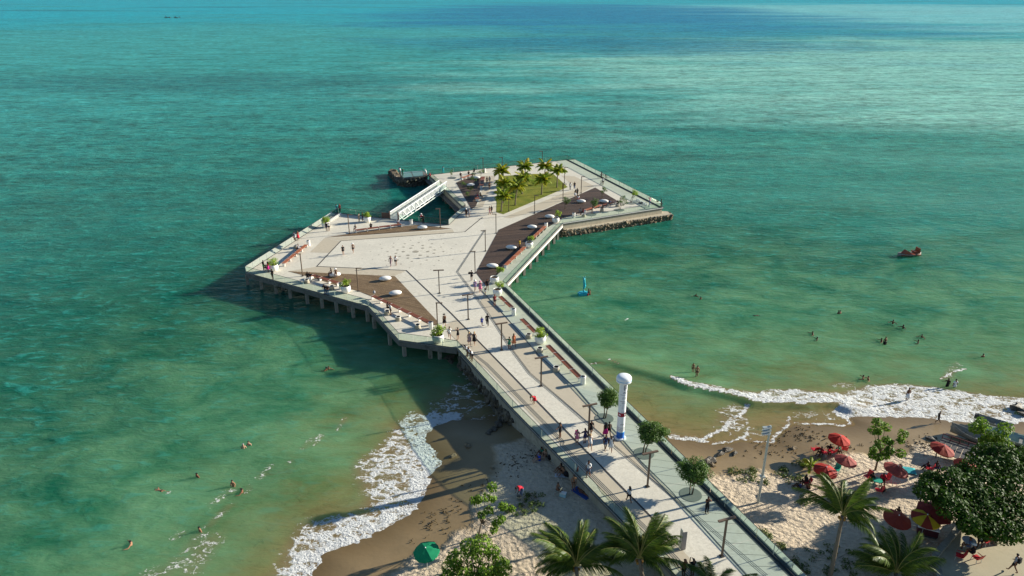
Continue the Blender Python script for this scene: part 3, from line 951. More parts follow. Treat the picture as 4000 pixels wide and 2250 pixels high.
# recessed gravel strips along two glass edges
rdir = (Vector(STR) - Vector(RE)).normalized()
rn = Vector((rdir.y, -rdir.x))
strip('gravel_strip', [tuple(Vector(RE) - Vector((-rdir.y, rdir.x)) * -0.30 * -1), tuple(Vector(STR) - Vector((-rdir.y, rdir.x)) * -0.30 * -1)], 0.38, 'drain_strip', 0.022)
strip('gravel_strip', [tuple(lerp(FAR, TIP, 0.0)), tuple(TIP)], 0.9, 'drain_strip', 0.022)

# dots set into the plaza round a larger one
dot_me = MB().lathe([(0.5, 0), (0.5, 0.004)], 12).mesh('paving_dot', 'wall_concrete')
cx, cy = (-15.87, 112.17)
def dot(x, y, r):
    o = link('paving_dot', dot_me, pier, (x, y, DECK + 0.008))
    o.scale = (r * 2, r * 2, 1)
dot(cx, cy, 0.55)
for k, (rad, n, r) in enumerate(((2.0, 6, 0.30), (3.2, 12, 0.24), (4.6, 12, 0.20), (6.0, 12, 0.15), (7.4, 12, 0.12), (8.8, 8, 0.10))):
    for i in range(n):
        a = 2 * math.pi * (i + 0.5 * (k % 2)) / n
        dot(cx + rad * math.cos(a), cy + rad * math.sin(a), r)

# ---- timber decks: every board cut out of the outline, boards joined per deck
def timber(name, poly, ang, mat, lift=0.03, w=0.145, gap=0.02):
    base = sheet(name, poly, 'joint_dark', lift - 0.018)
    bm = bmesh.new()
    vs = [bm.verts.new((p[0], p[1], DECK + lift)) for p in poly]
    bm.faces.new(vs)
    nrm = Vector((math.cos(ang), math.sin(ang), 0))
    pr = [nrm.x * p[0] + nrm.y * p[1] for p in poly]
    s = min(pr) + 0.01
    while s < max(pr):
        for off in (0, gap):
            bmesh.ops.bisect_plane(bm, geom=bm.verts[:] + bm.edges[:] + bm.faces[:], plane_co=nrm * (s + off), plane_no=nrm)
        s += w + gap
    dead = []
    for f in bm.faces:
        c = f.calc_center_median()
        ph = (c.dot(nrm) - min(pr) - 0.01) % (w + gap)
        if ph < gap:
            dead.append(f)
    bmesh.ops.delete(bm, geom=dead, context='FACES')
    me = bpy.data.meshes.new('deck_boards')
    bm.to_mesh(me)
    bm.free()
    me.materials.append(MATS[mat])
    o = link('deck_boards', me, base)
    o['kind'] = 'stuff'
    return base

timber('timber_deck', [(-34.26, 103.23), (-17.61, 101.16), (-9.83, 85.55), (-9.56, 84.04), (-10.68, 84.34), (-17.42, 91.19), (-19.58, 93.35), (-21.93, 95.37), (-25.13, 97.31), (-29.8, 100.63)], R(62), 'wood_planks')
timber('timber_deck', [(-32.52, 119.46), (-27.84, 121.95), (-19.94, 125.82), (-16.98, 126.78), (-10.8, 124.41), (-21.67, 121.83), (-26.71, 120.66)], R(62), 'wood_planks')
timber('timber_deck', [(-5.49, 102.72), (-2.37, 123.83), (18.08, 153.59), (21.71, 142.26), (13.99, 135.06), (9.39, 130.8), (6.42, 125.11), (2.27, 113.74), (-1.12, 104.84), (-2, 102.3), (-3.88, 97.53)], R(105), 'dark_wood_planks')
timber('timber_deck', [(-12.48, 157.88), (-11.22, 160.39), (-9.08, 163.58), (-6.91, 162.77), (-6.98, 155.07), (-6.79, 146), (-7.17, 139.04), (-7.94, 136.8)], R(105), 'dark_wood_planks')
sheet('lawn', [(-3.04, 134.77), (-1.64, 133.49)] + [(12.17, 154.01), (9.48, 166.85), (4.33, 165.87), (-3.04, 163.94), (-3.16, 144.36)], 'lawn_grass', 0.02)

# ---- glass balustrades: handrail, then one object for each pane
def balustrade(pts, label=None, h=1.08, inset=0.08, pane=2.0, skip=()):
    m = MB()
    for a, b in zip(pts[:-1], pts[1:]):
        m.bar((*a, DECK + h), (*b, DECK + h), 0.045, 0.035)
        m.bar((*a, DECK + 0.05), (*b, DECK + 0.05), 0.06, 0.09)
    rail = m.build('balustrade', 'dark_metal', pier)
    for a, b in zip(pts[:-1], pts[1:]):
        L = math.dist(a, b)
        n = max(1, round(L / pane))
        for i in range(n):
            p, q = lerp(a, b, (i + 0.01) / n), lerp(a, b, (i + 0.99) / n)
            g = MB()
            g.add([(*p, DECK + 0.10), (*q, DECK + 0.10), (*q, DECK + h - 0.02), (*p, DECK + h - 0.02)], [(0, 1, 2, 3)])
            g.build('glass_pane', 'rail_glass', rail)
            if i % 3 == 0:
                g = MB()
                g.box((*lerp(a, b, i / n), DECK + h / 2), (0.05, 0.05, h - 0.05), math.atan2(b[1] - a[1], b[0] - a[0]))
                g.build('post', 'galvanised', rail)
IN = shrink(OUT, 0.10)
iL0, iC1, iC2, iC3, iBEND, iSTL, iSTR, iRE, iNT, iTIP, iFAR, iFARL, iBA, iBB, iBN, iBF, iTL = IN
balustrade([iTL, iL0, iC1, iC2, iC3, iBEND, iSTL])
balustrade([iSTR, iRE, iNT])
balustrade([iNT, iTIP, iFAR])
balustrade([iFAR, iFARL])
balustrade([iFARL, iBA, iBB, iBN])
balustrade([iBF, iTL])

# ---- glass-floored lookout and stone mole
la, lb, lc, ld, le = [(-26.67, 167.7), (-24.89, 162.27), (-20.41, 164.3), (-19.27, 164.92), (-21.16, 169.45)]
look = thing('lookout_platform', 'small glass floored lookout over the dark stone mole at the far corner', 'platform')
MB().prism([la, lb, lc, ld, le], DECK - 0.30, DECK - 0.02).build('frame', 'fascia_concrete', look)
mid = lerp(la, le, 0.5)
mid2 = lerp(lb, lc, 0.5)
for q in ([la, lb, mid2, mid], [mid, mid2, lc, le]):
    MB().prism(shrink(q, 0.12), DECK - 0.018, DECK + 0.01).build('glass_floor', 'floor_glass', look)
m = MB()
for a, b in ((la, lb), (lb, lc), (le, la)):
    m.bar((*a, DECK + 1.08), (*b, DECK + 1.08), 0.05)
rail = m.build('balustrade', 'dark_metal', look)
for a, b in ((la, lb), (lb, lc), (le, la)):
    n = max(1, round(math.dist(a, b) / 2))
    for i in range(n):
        p, q = lerp(a, b, (i + 0.01) / n), lerp(a, b, (i + 0.99) / n)
        MB().add([(*p, DECK), (*q, DECK), (*q, DECK + 1.05), (*p, DECK + 1.05)], [(0, 1, 2, 3)]).build('glass_pane', 'rail_glass', rail)
mole = thing('stone_mole', 'rough dark stone mole jutting into the sea beneath the glass lookout', 'mole')
mp = [(-30.22, 175.94), (-29.37, 176.21), (-27.07, 170.05), (-25.41, 166.15), (-20.99, 168.47), (-19.9, 169.31), (-19.21, 167.11), (-21.23, 168.57), (-25.36, 165.21), (-26.6, 165.21)]
core = [(-30.14, 175.42), (-29.33, 175.94), (-27.22, 171.05), (-25.22, 165.21), (-25.01, 162.88), (-26.54, 164.74)]
MB().prism(core, -1.5, 1.2).build('core', 'rock', mole)
MB().prism(shrink([la, lb, lc, ld, le], 0.25) , -1.5, DECK - 0.305).build('support_wall', 'wet_rock', mole)
stone_face(mole, [(-30.06, 174.89), (-26.51, 164.97), (-25.16, 163.11)], -0.3, 1.2, 0.9, STONES_WET, 0.25)
stone_face(mole, [tuple(Vector(lb) + Vector((0.3, 0.25))), tuple(Vector(lc) + Vector((0, 0.25)))], -0.2, 1.9, 0.8, STONES_WET, 0.12)
stone_face(mole, [(-30.1, 175.42), (-29.29, 175.68), (-27.07, 170.05)], 0.7, 1.2, 0.8, STONES, 0.4)

# ---- footbridge with two white trusses
br = thing('footbridge', 'white steel truss footbridge crossing the inlet of the platform', 'bridge')
n0, n1, f0, f1 = (-21.2, 129.58), (-14.19, 153.73), (-22.91, 130.3), (-15.9, 154.58)
MB().prism([n0, n1, f1, f0], DECK + 0.03, DECK + 0.13).build('walkway', 'galvanised', br)
NB = 12
for nm, a, b in (('truss', n0, n1), ('truss', f0, f1)):
    m = MB()
    zt, zb = DECK + 1.35, DECK - 0.45
    m.bar((*a, zt), (*b, zt), 0.13)
    m.bar((*a, DECK + 0.08), (*b, DECK + 0.08), 0.12)
    m.bar((*lerp(a, b, 1 / NB), zb), (*lerp(a, b, 1 - 1 / NB), zb), 0.13)
    tr = m.build(nm, 'white_steel', br)
    for i in range(NB + 1):
        p = lerp(a, b, i / NB)
        z0 = DECK + 0.05 if i in (0, NB) else zb
        MB().bar((*p, z0), (*p, zt), 0.10).build('post', 'white_steel', tr)
        if i < NB:
            q = lerp(a, b, (i + 1) / NB)
            lo, hi = (q, p) if i < NB / 2 else (p, q)
            zl = zb if 0 < i < NB - 1 or True else DECK
            MB().bar((*hi, zt), (*lo, zl if lo not in (a, b) else DECK), 0.08).build('diagonal', 'white_steel', tr)
            off = 0.12
            dirv = (Vector(n0) - Vector(f0)).normalized() * (-off if a == n0 else off)
            pp, qq = Vector(p) + dirv, Vector(q) + dirv
            MB().add([(*pp, DECK + 0.2), (*qq, DECK + 0.2), (*qq, DECK + 1.25), (*pp, DECK + 1.25)], [(0, 1, 2, 3)]).build('infill_pane', 'bridge_glass', tr)
for a in (n0, f0):
    MB().box((*a, DECK + 0.78), (0.16, 0.3, 1.5), 0.6).build('end_post', 'corten', br)
MB().box((*(-23.71, 130.84), DECK + 0.55), (1.6, 0.12, 1.1), -0.1).build('end_panel', 'corten', br)

# ------------------------------------------------------------------ street furniture
def lamp_proto(kind):
    root = thing('street_lamp', 'brown steel lamp post', 'street lamp', group='brown steel lamp posts of the pier')
    MB().box((0, 0, 1.72), (0.13, 0.13, 3.44)).build('pole', 'lamp_steel', root)
    MB().box((0, 0, 0.02), (0.34, 0.34, 0.04)).build('base_plate', 'dark_metal', root)
    if kind == 'T':
        a = MB().box((0, 0, 3.50), (1.5, 0.20, 0.11)).build('arm', 'lamp_steel', root)
        for s in (-1, 1):
            MB().box((s * 0.52, 0, 3.436), (0.36, 0.14, 0.012)).build('lens', 'white_steel', a)
    else:
        a = MB().box((-0.30, 0, 3.50), (0.85, 0.16, 0.10)).build('arm', 'lamp_steel', root)
        MB().box((-0.52, 0, 3.442), (0.3, 0.11, 0.012)).build('lens', 'white_steel', a)
    return root

LAMPS = [
    ('T', (-10.3, 94.56), 0.1, 'tee topped lamp post on the plaza right of the two pebbles'),
    ('T', (-5.72, 85.79), 0.35, 'tee topped lamp post on the neck of the pier beside the long joint'),
    ('T', (-1.25, 77.16), 0.35, 'tee topped lamp post beside the couple in green and orange'),
    ('T', (3.15, 68.66), 0.35, 'tee topped lamp post beyond the person in the red dress'),
    ('T', (7.38, 59.08), 0.35, 'tee topped lamp post behind the cluster of walkers near the white tower'),
    ('T', (11.76, 51.46), 0.35, 'tee topped lamp post beside the middle trimmed tree of the walkway'),
    ('T', (15.99, 43.12), 0.35, 'tee topped lamp post nearest the camera beside the folded steel totem'),
    ('L', (-31.51, 101.28), 0.0, 'lamp post at the left tip of the brown timber deck'),
    ('L', (-28.67, 121.55), 3.14, 'lamp post at the left end of the long upper bench'),
    ('L', (-12.97, 125.11), 0.0, 'lamp post in front of the inlet railing corner'),
    ('L', (-21.96, 95.37), 3.14, 'lamp post between the planter and the two pebbles on the brown deck'),
    ('L', (-9.47, 83.16), 3.14, 'lamp post behind the shrub planter at the tip of the brown deck'),
    ('L', (-2.82, 121.83), 0.0, 'lamp post at the bend of the long dark timber deck'),
    ('L', (-4.38, 112.41), 0.0, 'lamp post on the left edge of the dark deck, second from the camera'),
    ('L', (-5.6, 102.38), 0.0, 'lamp post at the near corner of the long dark deck'),
    ('L', (4.34, 134.05), 3.14, 'lamp post on the dark deck edge opposite the front of the lawn'),
    ('L', (10.36, 142.85), 3.14, 'lamp post by the small tree on the dark deck edge'),
    ('L', (14.61, 149.04), 3.14, 'lamp post at the far corner of the dark timber deck'),
    ('L', (11.65, 157.49), 3.14, 'lamp post at the right corner of the lawn'),
    ('L', (-0.63, 135.53), 0.0, 'lamp post standing on the front edge of the lawn among palms'),
    ('L', (-6.75, 167.05), 0.0, 'lamp post at the far railing behind the planted garden deck'),
    ('L', (-2.29, 167.84), 0.0, 'lamp post at the far railing hidden behind the left palms'),
    ('L', (7.35, 174.56), 0.0, 'lamp post at the far railing behind the two tallest palms'),
    ('L', (-3.05, 146), 0.0, 'lamp post beside the left edge of the lawn behind a palm'),
]
protos = {k: lamp_proto(k) for k in 'TL'}
used = set()
for k, (x, y), rz, lab in LAMPS:
    o = protos[k] if k not in used else copy_tree(protos[k])
    used.add(k)
    o.location = (x, y, DECK + 0.03)
    o.rotation_euler = (0, 0, rz)
    o['label'] = lab

def bench(a, b, n, label, wood='bench_wood', width=0.62, side=1):
    """a slatted timber bench on pale concrete supports, n sections long"""
    L = math.dist(a, b)
    root = thing('bench', label, 'bench', (*a, DECK + 0.03), math.atan2(b[1] - a[1], b[0] - a[0]), 'timber benches of the pier')
    s = L / n
    for i in range(n):
        m = MB()
        for k in range(4):
            y = (k - 1.5) * width / 4
            m.box((s * (i + 0.5), y, 0.46), (s - 0.05, width / 4 - 0.02, 0.07))
        m.build('seat', wood, root)
    for i in range(n + 1):
        m = MB()
        x = min(max(s * i, 0.09), L - 0.09)
        m.box((x, 0, 0.21), (0.12, width * 0.7, 0.42))
        m.box((x, 0, 0.462), (0.045, width + 0.02, 0.075))
        m.build('support', 'white_cast', root)
    return root

bench((-27.73, 122.11), (-20.02, 125.7), 4, 'long dark red bench of four sections below the footbridge', 'dark_bench_wood', 0.75)
bench((-35.57, 105.36), (-34.33, 114.39), 4, 'orange brown bench slanting across the left corner of the platform', 'bench_wood')
bench((-29.89, 100.51), (-25.17, 97.31), 3, 'dark red bench between the brown deck and the left front railing', 'dark_bench_wood')
bench((-19.45, 92.64), (-10.49, 83.84), 6, 'longest dark red bench of six sections edging the brown timber deck', 'dark_bench_wood')
bench((-1.7, 92.45), (0.02, 88.55), 2, 'short bench of two sections nearest the right planters', 'dark_bench_wood')
bench((1.23, 85.04), (2.93, 80.98), 2, 'short bench ending at the single planter on the walkway', 'dark_bench_wood')
bench((4.26, 77.53), (7.52, 69.58), 4, 'long bench of four sections nearest the white tower', 'dark_bench_wood')
bench((-1.04, 104.5), (2.1, 113.25), 4, 'orange bench on the right railing side between two planters', 'bench_wood')
bench((3.39, 117.48), (6, 124.52), 4, 'orange bench beyond the planter on the right railing side', 'bench_wood')
bench((14.06, 134.62), (17.52, 138.21), 2, 'orange brown bench at the far deck behind the tree with a grate', 'bench_wood')
bench((17.71, 138.21), (20.68, 140.69), 2, 'dark red bench at the far deck beneath the person in blue', 'dark_bench_wood')
bench((-6.57, 161.58), (-6.68, 153.25), 3, 'dark red bench on the right side of the planted garden deck', 'dark_bench_wood', 0.9)
bench((-11.41, 160.39), (-9, 163.91), 3, 'orange bench along the far side of the planted garden deck', 'bench_wood')
bench((-7.27, 146), (-7.07, 142.44), 1, 'dark red bench end at the near corner of the garden deck', 'dark_bench_wood', 0.9)

# white pebble seats
def pebble_mesh():
    m = MB()
    prof = []
    for k in range(13):
        th = math.pi * k / 12
        prof.append((max(0.02, math.sin(th)), -math.cos(th)))
    m.lathe([(r, z) for r, z in prof], 28)
    me = m.mesh('pebble_seat', 'white_cast', True)
    for v_ in me.vertices:
        x, y, z = v_.co
        f = 1.0 + 0.10 * x
        v_.co = (x * 0.92, y * 0.56 * f, 0.34 + z * 0.34)
    return me
PM = pebble_mesh()
for (x, y), rz, lab in [
    ((-16.12, 124.29), 0.2, 'white pebble seat on the small brown deck below the inlet'),
    ((-26.62, 101.04), 0.25, 'white pebble seat on the brown deck with people sitting on it'),
    ((-18.78, 99.44), 0.25, 'white pebble seat at the back of the brown timber deck'),
    ((-16.46, 93.92), 0.35, 'white pebble seat in the middle of the brown timber deck'),
    ((7.06, 130.99), -0.1, 'white pebble seat behind the planter on the dark deck'),
    ((3.62, 124.52), -0.2, 'white pebble seat on the dark deck beside the white bin'),
    ((-0.13, 113.4), -0.2, 'white pebble seat beside the person in yellow'),
    ((-3.05, 104.75), -0.1, 'white pebble seat nearest the camera on the dark deck'),
    ((13.95, 141.6), -0.25, 'white pebble seat on the far dark deck with a person in white on it'),
    ((18.55, 141.6), -0.2, 'white pebble seat on the far dark deck behind the leafy tree'),
    ((-8.05, 161.18), -0.3, 'white pebble seat at the back of the planted garden deck'),
    ((-9.01, 154.71), 0.3, 'white pebble seat among the shrubs of the garden deck')]:
    tag(link('pebble_seat', PM, None, (x, y, DECK + 0.02), rz), lab, 'seat', 'white pebble seats of the pier')

# bins and tapered stools
def bin_proto():
    root = thing('litter_bin', 'bin', 'litter bin', group='white litter bins of the pier')
    MB().lathe([(0.27, 0), (0.29, 0.05), (0.29, 0.82), (0.31, 0.86), (0.31, 0.93), (0.22, 0.95)], 20).build('body', 'white_cast', root, True)
    MB().lathe([(0.22, 0.952), (0.20, 0.97), (0.12, 0.975)], 16).build('liner', 'black_plastic', root)
    return root
bp = bin_proto()
first = True
for (x, y), lab in [((-34.2, 115.15), 'white litter bin at the end of the slanting left bench'), ((-18.51, 127.08), 'white litter bin beside the footbridge end'),
                    ((0.23, 87.14), 'white litter bin at the end of the short bench near the planters'), ((7.77, 69.15), 'white litter bin at the tower end of the long bench'),
                    ((-10.28, 83.02), 'white litter bin beside the shrub planter at the deck tip'), ((-24.63, 96.18), 'white litter bin half hidden by the left front planter'),
                    ((6.15, 124.99), 'white litter bin by the right railing beside the orange bench'), ((11.64, 131.2), 'white litter bin on the far deck at the glass corner'),
                    ((-6.44, 167.52), 'white litter bin at the far railing beside a lamp post')]:
    o = bp if first else copy_tree(bp)
    first = False
    o.location = (x, y, DECK + 0.005)
    o['label'] = lab

def stool_proto():
    root = thing('concrete_stool', 'stool', 'stool', group='tapered concrete stools of the pier')
    MB().lathe([(0.42, 0), (0.40, 0.1), (0.33, 0.46), (0.34, 0.52), (0.28, 0.52), (0.25, 0.44)], 18).build('body', 'stool_concrete', root, True)
    MB().lathe([(0.335, 0.525), (0.335, 0.55), (0.285, 0.55), (0.285, 0.525)], 18).build('rim', 'white_cast', root)
    return root
sp = stool_proto()
first = True
for (x, y), lab in [((-30.15, 98.54), 'tapered stool before the couple on the left bench'), ((-25.93, 96.11), 'tapered stool beside the left front planter'), ((-16.57, 87.42), 'tapered stool beside the person in a white shirt'),
                    ((-14.82, 85.55), 'tapered stool in the middle of the long bench terrace'), ((-12.01, 83.16), 'tapered stool nearest the planter at the deck tip'), ((2.06, 80.42), 'tapered stool beside the single walkway planter'),
                    ((3.32, 76.71), 'tapered stool with brown top left of the long walkway bench'), ((5, 72.04), 'tapered stool in the shade of the long walkway bench'), ((17.43, 135.29), 'tapered stool with a dark dressed person on the far deck'),
                    ((20.96, 138.73), 'tapered stool beside the multi stemmed tree on the far deck'), ((13.56, 131.84), 'tapered stool beside the far white bin'), ((-35.99, 113.89), 'tapered stool behind the slanting left bench')]:
    o = sp if first else copy_tree(sp)
    first = False
    o.location = (x, y, DECK + 0.005)
    o['label'] = lab

# little concrete cubes in rows
cube = MB()
cube.box((0, 0, 0.19), (0.36, 0.36, 0.38), 0, 0.85)
cube_me = cube.mesh('concrete_block', 'white_cast')
ORD = ('first', 'second', 'third', 'fourth', 'fifth', 'sixth', 'seventh', 'eighth', 'ninth', 'tenth', 'eleventh', 'twelfth')
for i in range(8):
    x, y = lerp((-33.76, 128.73), (-32.76, 132.93), i / 7)
    tag(link('concrete_block', cube_me, None, (x, y, DECK), 0.5), ORD[i] + ' small white block from the planter in the upper left row', 'block', 'blocks in the left row')
for i, (x, y) in enumerate([(25.61, 143.26), (25.8, 142.71), (25.99, 142.15), (26.17, 141.42), (26.46, 140.77), (26.69, 140.26), (26.85, 139.44), (27.27, 138.63)]):
    tag(link('concrete_block', cube_me, None, (x, y, DECK), 0.5), ORD[i] + ' small pale block counting towards the right tip of the pier', 'block', 'blocks in the right row')

# tree grates
def grate(x, y, lab, r=0.95):
    tag(MB().lathe([(r, 0.0), (r, 0.012), (r - 0.08, 0.014), (0.2, 0.014)], 26, (x, y, DECK + 0.03)).build('tree_grate', 'grate_iron'), lab, 'tree grate', 'round tree grates of the pier')

# ------------------------------------------------------------------ white inflatable tower
TX, TY = (10.4, 58.82)
tw = thing('advertising_column', 'tall white printed column with a round cap standing on the walkway', 'column', (TX, TY, DECK + 0.03))
flat('tower_white', (0.80, 0.82, 0.84), 0.35, 0.5, var=0.03)
flat('print_navy', (0.015, 0.025, 0.09), 0.5)
flat('print_blue', (0.02, 0.13, 0.50), 0.4)
flat('print_light_blue', (0.05, 0.35, 0.70), 0.4)
flat('print_teal', (0.02, 0.50, 0.55), 0.4)
flat('print_red', (0.33, 0.012, 0.03), 0.4)
flat('print_dark_red', (0.10, 0.008, 0.02), 0.4)
flat('print_grey', (0.42, 0.44, 0.47), 0.5)
RC = 0.37
MB().lathe([(0.55, 0), (0.56, 0.03), (0.54, 0.12), (0.42, 0.14)], 32).build('base', 'tower_white', tw, True)
MB().lathe([(RC, 0.12), (RC, 6.2)], 40, cap=False).build('shaft', 'tower_white', tw, True)
cp = MB().lathe([(RC, 6.15), (0.64, 6.18), (0.70, 6.24), (0.71, 6.36), (0.71, 6.58), (0.70, 6.66), (0.62, 6.77), (0.45, 6.84), (0.25, 6.87), (0.05, 6.88)], 40).build('cap', 'tower_white', tw, True)
MB().lathe([(0.713, 6.40), (0.713, 6.46)], 40, cap=False).build('cap_band', 'print_light_blue', cp)
def wrap_rect(m, a0, a1, z0, z1, r):
    """a patch printed on the shaft, angles in degrees from the camera side"""
    n = max(2, int(abs(a1 - a0) / 6))
    vs, fs = [], []
    for i in range(n + 1):
        a = R(-90 + a0 + (a1 - a0) * i / n)
        vs += [(r * math.cos(a), r * math.sin(a), z0), (r * math.cos(a), r * math.sin(a), z1)]
    for i in range(n):
        fs.append((2 * i, 2 * i + 2, 2 * i + 3, 2 * i + 1))
    m.add(vs, fs)
def print_part(name, mat, rects, r):
    m = MB()
    for q in rects:
        wrap_rect(m, *q, r)
    return m.build(name, mat, tw)
print_part('blue_band', 'print_blue', [(0, 360, 0.14, 0.75)], RC + 0.004)
print_part('light_blue_band', 'print_light_blue', [(0, 360, 0.75, 0.84)], RC + 0.004)
m = MB()
for k in range(20):
    for row in range(3):
        a = R(18 * k + 9 * (row % 2))
        z = 1.0 + row * 0.16
        da, dz = R(6.5), 0.085
        pts = [(a - da, z), (a, z - dz), (a + da, z), (a, z + dz)]
        m.add([((RC + 0.004) * math.cos(p), (RC + 0.004) * math.sin(p), q) for p, q in pts], [(0, 1, 2, 3)])
m.build('diamond_pattern', 'print_grey', tw)
print_part('red_band', 'print_red', [(-80, 20, 2.55, 2.98)], RC + 0.004)
print_part('dark_band', 'print_dark_red', [(20, 110, 2.55, 2.98)], RC + 0.004)
print_part('band_marks', 'tower_white', [(-52, -38, 2.68, 2.85), (-34, -22, 2.72, 2.80), (34, 44, 2.68, 2.86), (48, 58, 2.74, 2.80)], RC + 0.007)
print_part('logo', 'print_navy', [(0, 8, 5.45, 5.98), (8, 40, 5.45, 5.53), (12, 46, 5.60, 5.68), (12, 46, 5.74, 5.82), (12, 46, 5.88, 5.98), (40, 47, 5.53, 5.98)], RC + 0.005)
print_part('rule', 'print_navy', [(-48, 40, 4.93, 4.955), (-48, 40, 4.22, 4.255), (-48, 46, 3.78, 3.79)], RC + 0.005)
lines = []
for z in (4.62, 4.5, 4.08, 3.98, 3.05, 1.72, 1.64):
    a = -18.0
    while a < 44:
        w = 4 + rnd.random() * 9
        lines.append((a, a + w, z, z + 0.065))
        a += w + 2.5
print_part('small_print', 'print_grey', lines, RC + 0.005)
print_part('emblem', 'print_grey', [(-14, -11, 3.4, 3.68), (-14, 2, 3.66, 3.68), (-14, 2, 3.4, 3.42), (-1, 2, 3.4, 3.68), (-8, 12, 3.5, 3.52)], RC + 0.005)
cu = bpy.data.curves.new('lettering', 'FONT')
cu.body = 'ALAGOAS'
cu.size = 0.34
to = bpy.data.objects.new('lettering', cu)
COL.objects.link(to)
bpy.context.view_layer.update()
dg = bpy.context.evaluated_depsgraph_get()
tm = bpy.data.meshes.new_from_object(to.evaluated_get(dg))
bpy.data.objects.remove(to)
for v_ in tm.vertices:
    a = R(-90 - 10) + v_.co.x / (RC + 0.006)
    v_.co = ((RC + 0.006) * math.cos(a), (RC + 0.006) * math.sin(a), 5.08 + v_.co.y)
tm.materials.clear()
tm.materials.append(MATS['print_navy'])
link('lettering', tm, tw)

# folded steel totem
x, y = (13.12, 43.8)
tt_ = thing('steel_totem', 'grey folded steel totem on the near walkway', 'totem', (x, y, DECK + 0.03))
flat('totem_steel', (0.34, 0.32, 0.31), 0.5, 0.5, 0.2)
MB().box((0.08, 0.0, 0.85), (0.36, 0.03, 1.7), 0.15).build('front_plate', 'totem_steel', tt_)
MB().box((-0.15, 0.14, 0.92), (0.30, 0.03, 1.84), 1.9).build('side_plate', 'galvanised', tt_)

# floodlight mast on the right beach
x, y = (21.46, 51.11)
fm_ = thing('floodlight_mast', 'tall grey floodlight mast rising from the right beach', 'floodlight', (x, y, sandz(x, y) - 0.1))
MB().tube([(0, 0, 0), (0, 0, 3.2), (0, 0, 8.0)], [0.13, 0.12, 0.09], 8).build('mast', 'galvanised', fm_)
MB().box((0, 0, 2.9), (0.4, 0.4, 0.12)).build('clamp', 'galvanised', fm_)
for k in range(3):
    f = MB().box((-0.28, -0.06, 7.85 - k * 0.3), (0.75, 0.24, 0.15), 0.15).build('floodlight', 'galvanised', fm_)
    MB().box((-0.28, -0.195, 7.84 - k * 0.3), (0.66, 0.02, 0.1), 0.15).build('lens', 'white_steel', f)

# turquoise statue in the water
x, y = (10.67, 99.41)
st = thing('statue', 'turquoise statue of an upright slender creature on a block in the water', 'statue', (x, y, 0), 0.15)
st.scale = (0.58, 0.58, 0.55)
MB().prism([(-1.35, -0.75), (0.9, -0.85), (1.35, 0.1), (0.9, 0.8), (-0.9, 0.85), (-1.5, 0.2)], -0.6, 0.75).build('plinth', 'statue_blue', st)
MB().prism([(-1.0, -0.4), (0.6, -0.55), (1.0, 0.2), (0.5, 0.6), (-0.7, 0.6)], 0.75, 0.93).build('plinth_top', 'statue_blue', st)
m = MB()
m.tube([(0.15, 0, 0.85), (0.12, 0, 1.25), (-0.10, 0, 1.55), (-0.12, 0, 1.8), (0.12, 0, 2.15), (0.2, 0, 2.7), (0.12, 0, 3.3), (0.05, 0, 3.9), (0.05, 0, 4.5), (0.02, 0, 4.9), (0.0, 0, 5.05)], [0.24, 0.16, 0.12, 0.15, 0.30, 0.38, 0.34, 0.30, 0.28, 0.24, 0.1], 10)
m.build('body', 'statue_blue', st, True)
m = MB()
m.tube([(0.0, 0, 4.7), (-0.1, -0.35, 4.75), (-0.1, -0.62, 4.6)], [0.2, 0.14, 0.08], 8)
m.build('snout', 'statue_blue', st, True)
for s in (-1, 1):
    MB().tube([(s * 0.12, 0, 4.95), (s * 0.28, 0.02, 5.25), (s * 0.34, 0.02, 5.5)], [0.09, 0.06, 0.02], 6).build('horn', 'statue_blue', st, True)
MB().prism([(0.25, -0.05), (0.62, -0.03), (0.62, 0.03), (0.25, 0.05)], 2.3, 3.3).build('fin', 'statue_blue', st)

# ------------------------------------------------------------------ pedal boat and other craft
x, y = (68.01, 116.64)
pb = thing('pedal_boat', 'brown and white pedal boat drifting on the open water at the right', 'boat', (x, y, 0.0), 0.12)
flat('boat_brown', (0.30, 0.07, 0.03), 0.5, 0.4)
flat('boat_grey', (0.30, 0.27, 0.24), 0.5, 0.4)
flat('boat_white', (0.22, 0.22, 0.19), 0.45, 0.4)
def hull(L, W, H, mat, parent, name='hull', sheer=0.25, z0=-0.15):
    secs, n = 9, 7
    vs, fs = [], []
    for i in range(secs):
        f = i / (secs - 1)
        w = W / 2 * (1 - abs(2 * f - 1) ** 2.6) * (0.9 + 0.1 * f) + 0.03
        top = H + sheer * (2 * f - 1) ** 2
        for k in range(n):
            a = -1 + 2 * k / (n - 1)
            z = z0 + (top - z0) * abs(a) ** 2.2
            vs.append(((f - 0.5) * L, a * w * (0.75 + 0.25 * abs(a)), z))
    for i in range(secs - 1):
        for k in range(n - 1):
            a = i * n + k
            fs.append((a, a + 1, a + n + 1, a + n))
    m = MB()
    m.add(vs, fs)
    o = m.build(name, mat, parent, True)
    md = o.modifiers.new('thickness', 'SOLIDIFY')
    md.thickness = 0.06
    g = MB()
    for side in (0, n - 1):
        g.tube([vs[i * n + side] for i in range(secs)], 0.045, 5)
    g.build('gunwale', mat if mat != 'boat_green' else 'boat_white', o)
    return o
hull(4.3, 1.6, 0.35, 'boat_grey', pb)
MB().box((0.1, 0, 0.22), (3.5, 1.25, 0.1)).build('deck', 'boat_brown', pb)
for s in (-0.33, 0.33):
    MB().box((1.05, s, 0.65), (0.75, 0.58, 0.2)).build('seat', 'boat_brown', pb)
    m = MB()
    m.box((1.45, s, 1.0), (0.14, 0.58, 0.75), 0, 0.8)
    m.build('seat_back', 'boat_brown', pb)
m = MB()
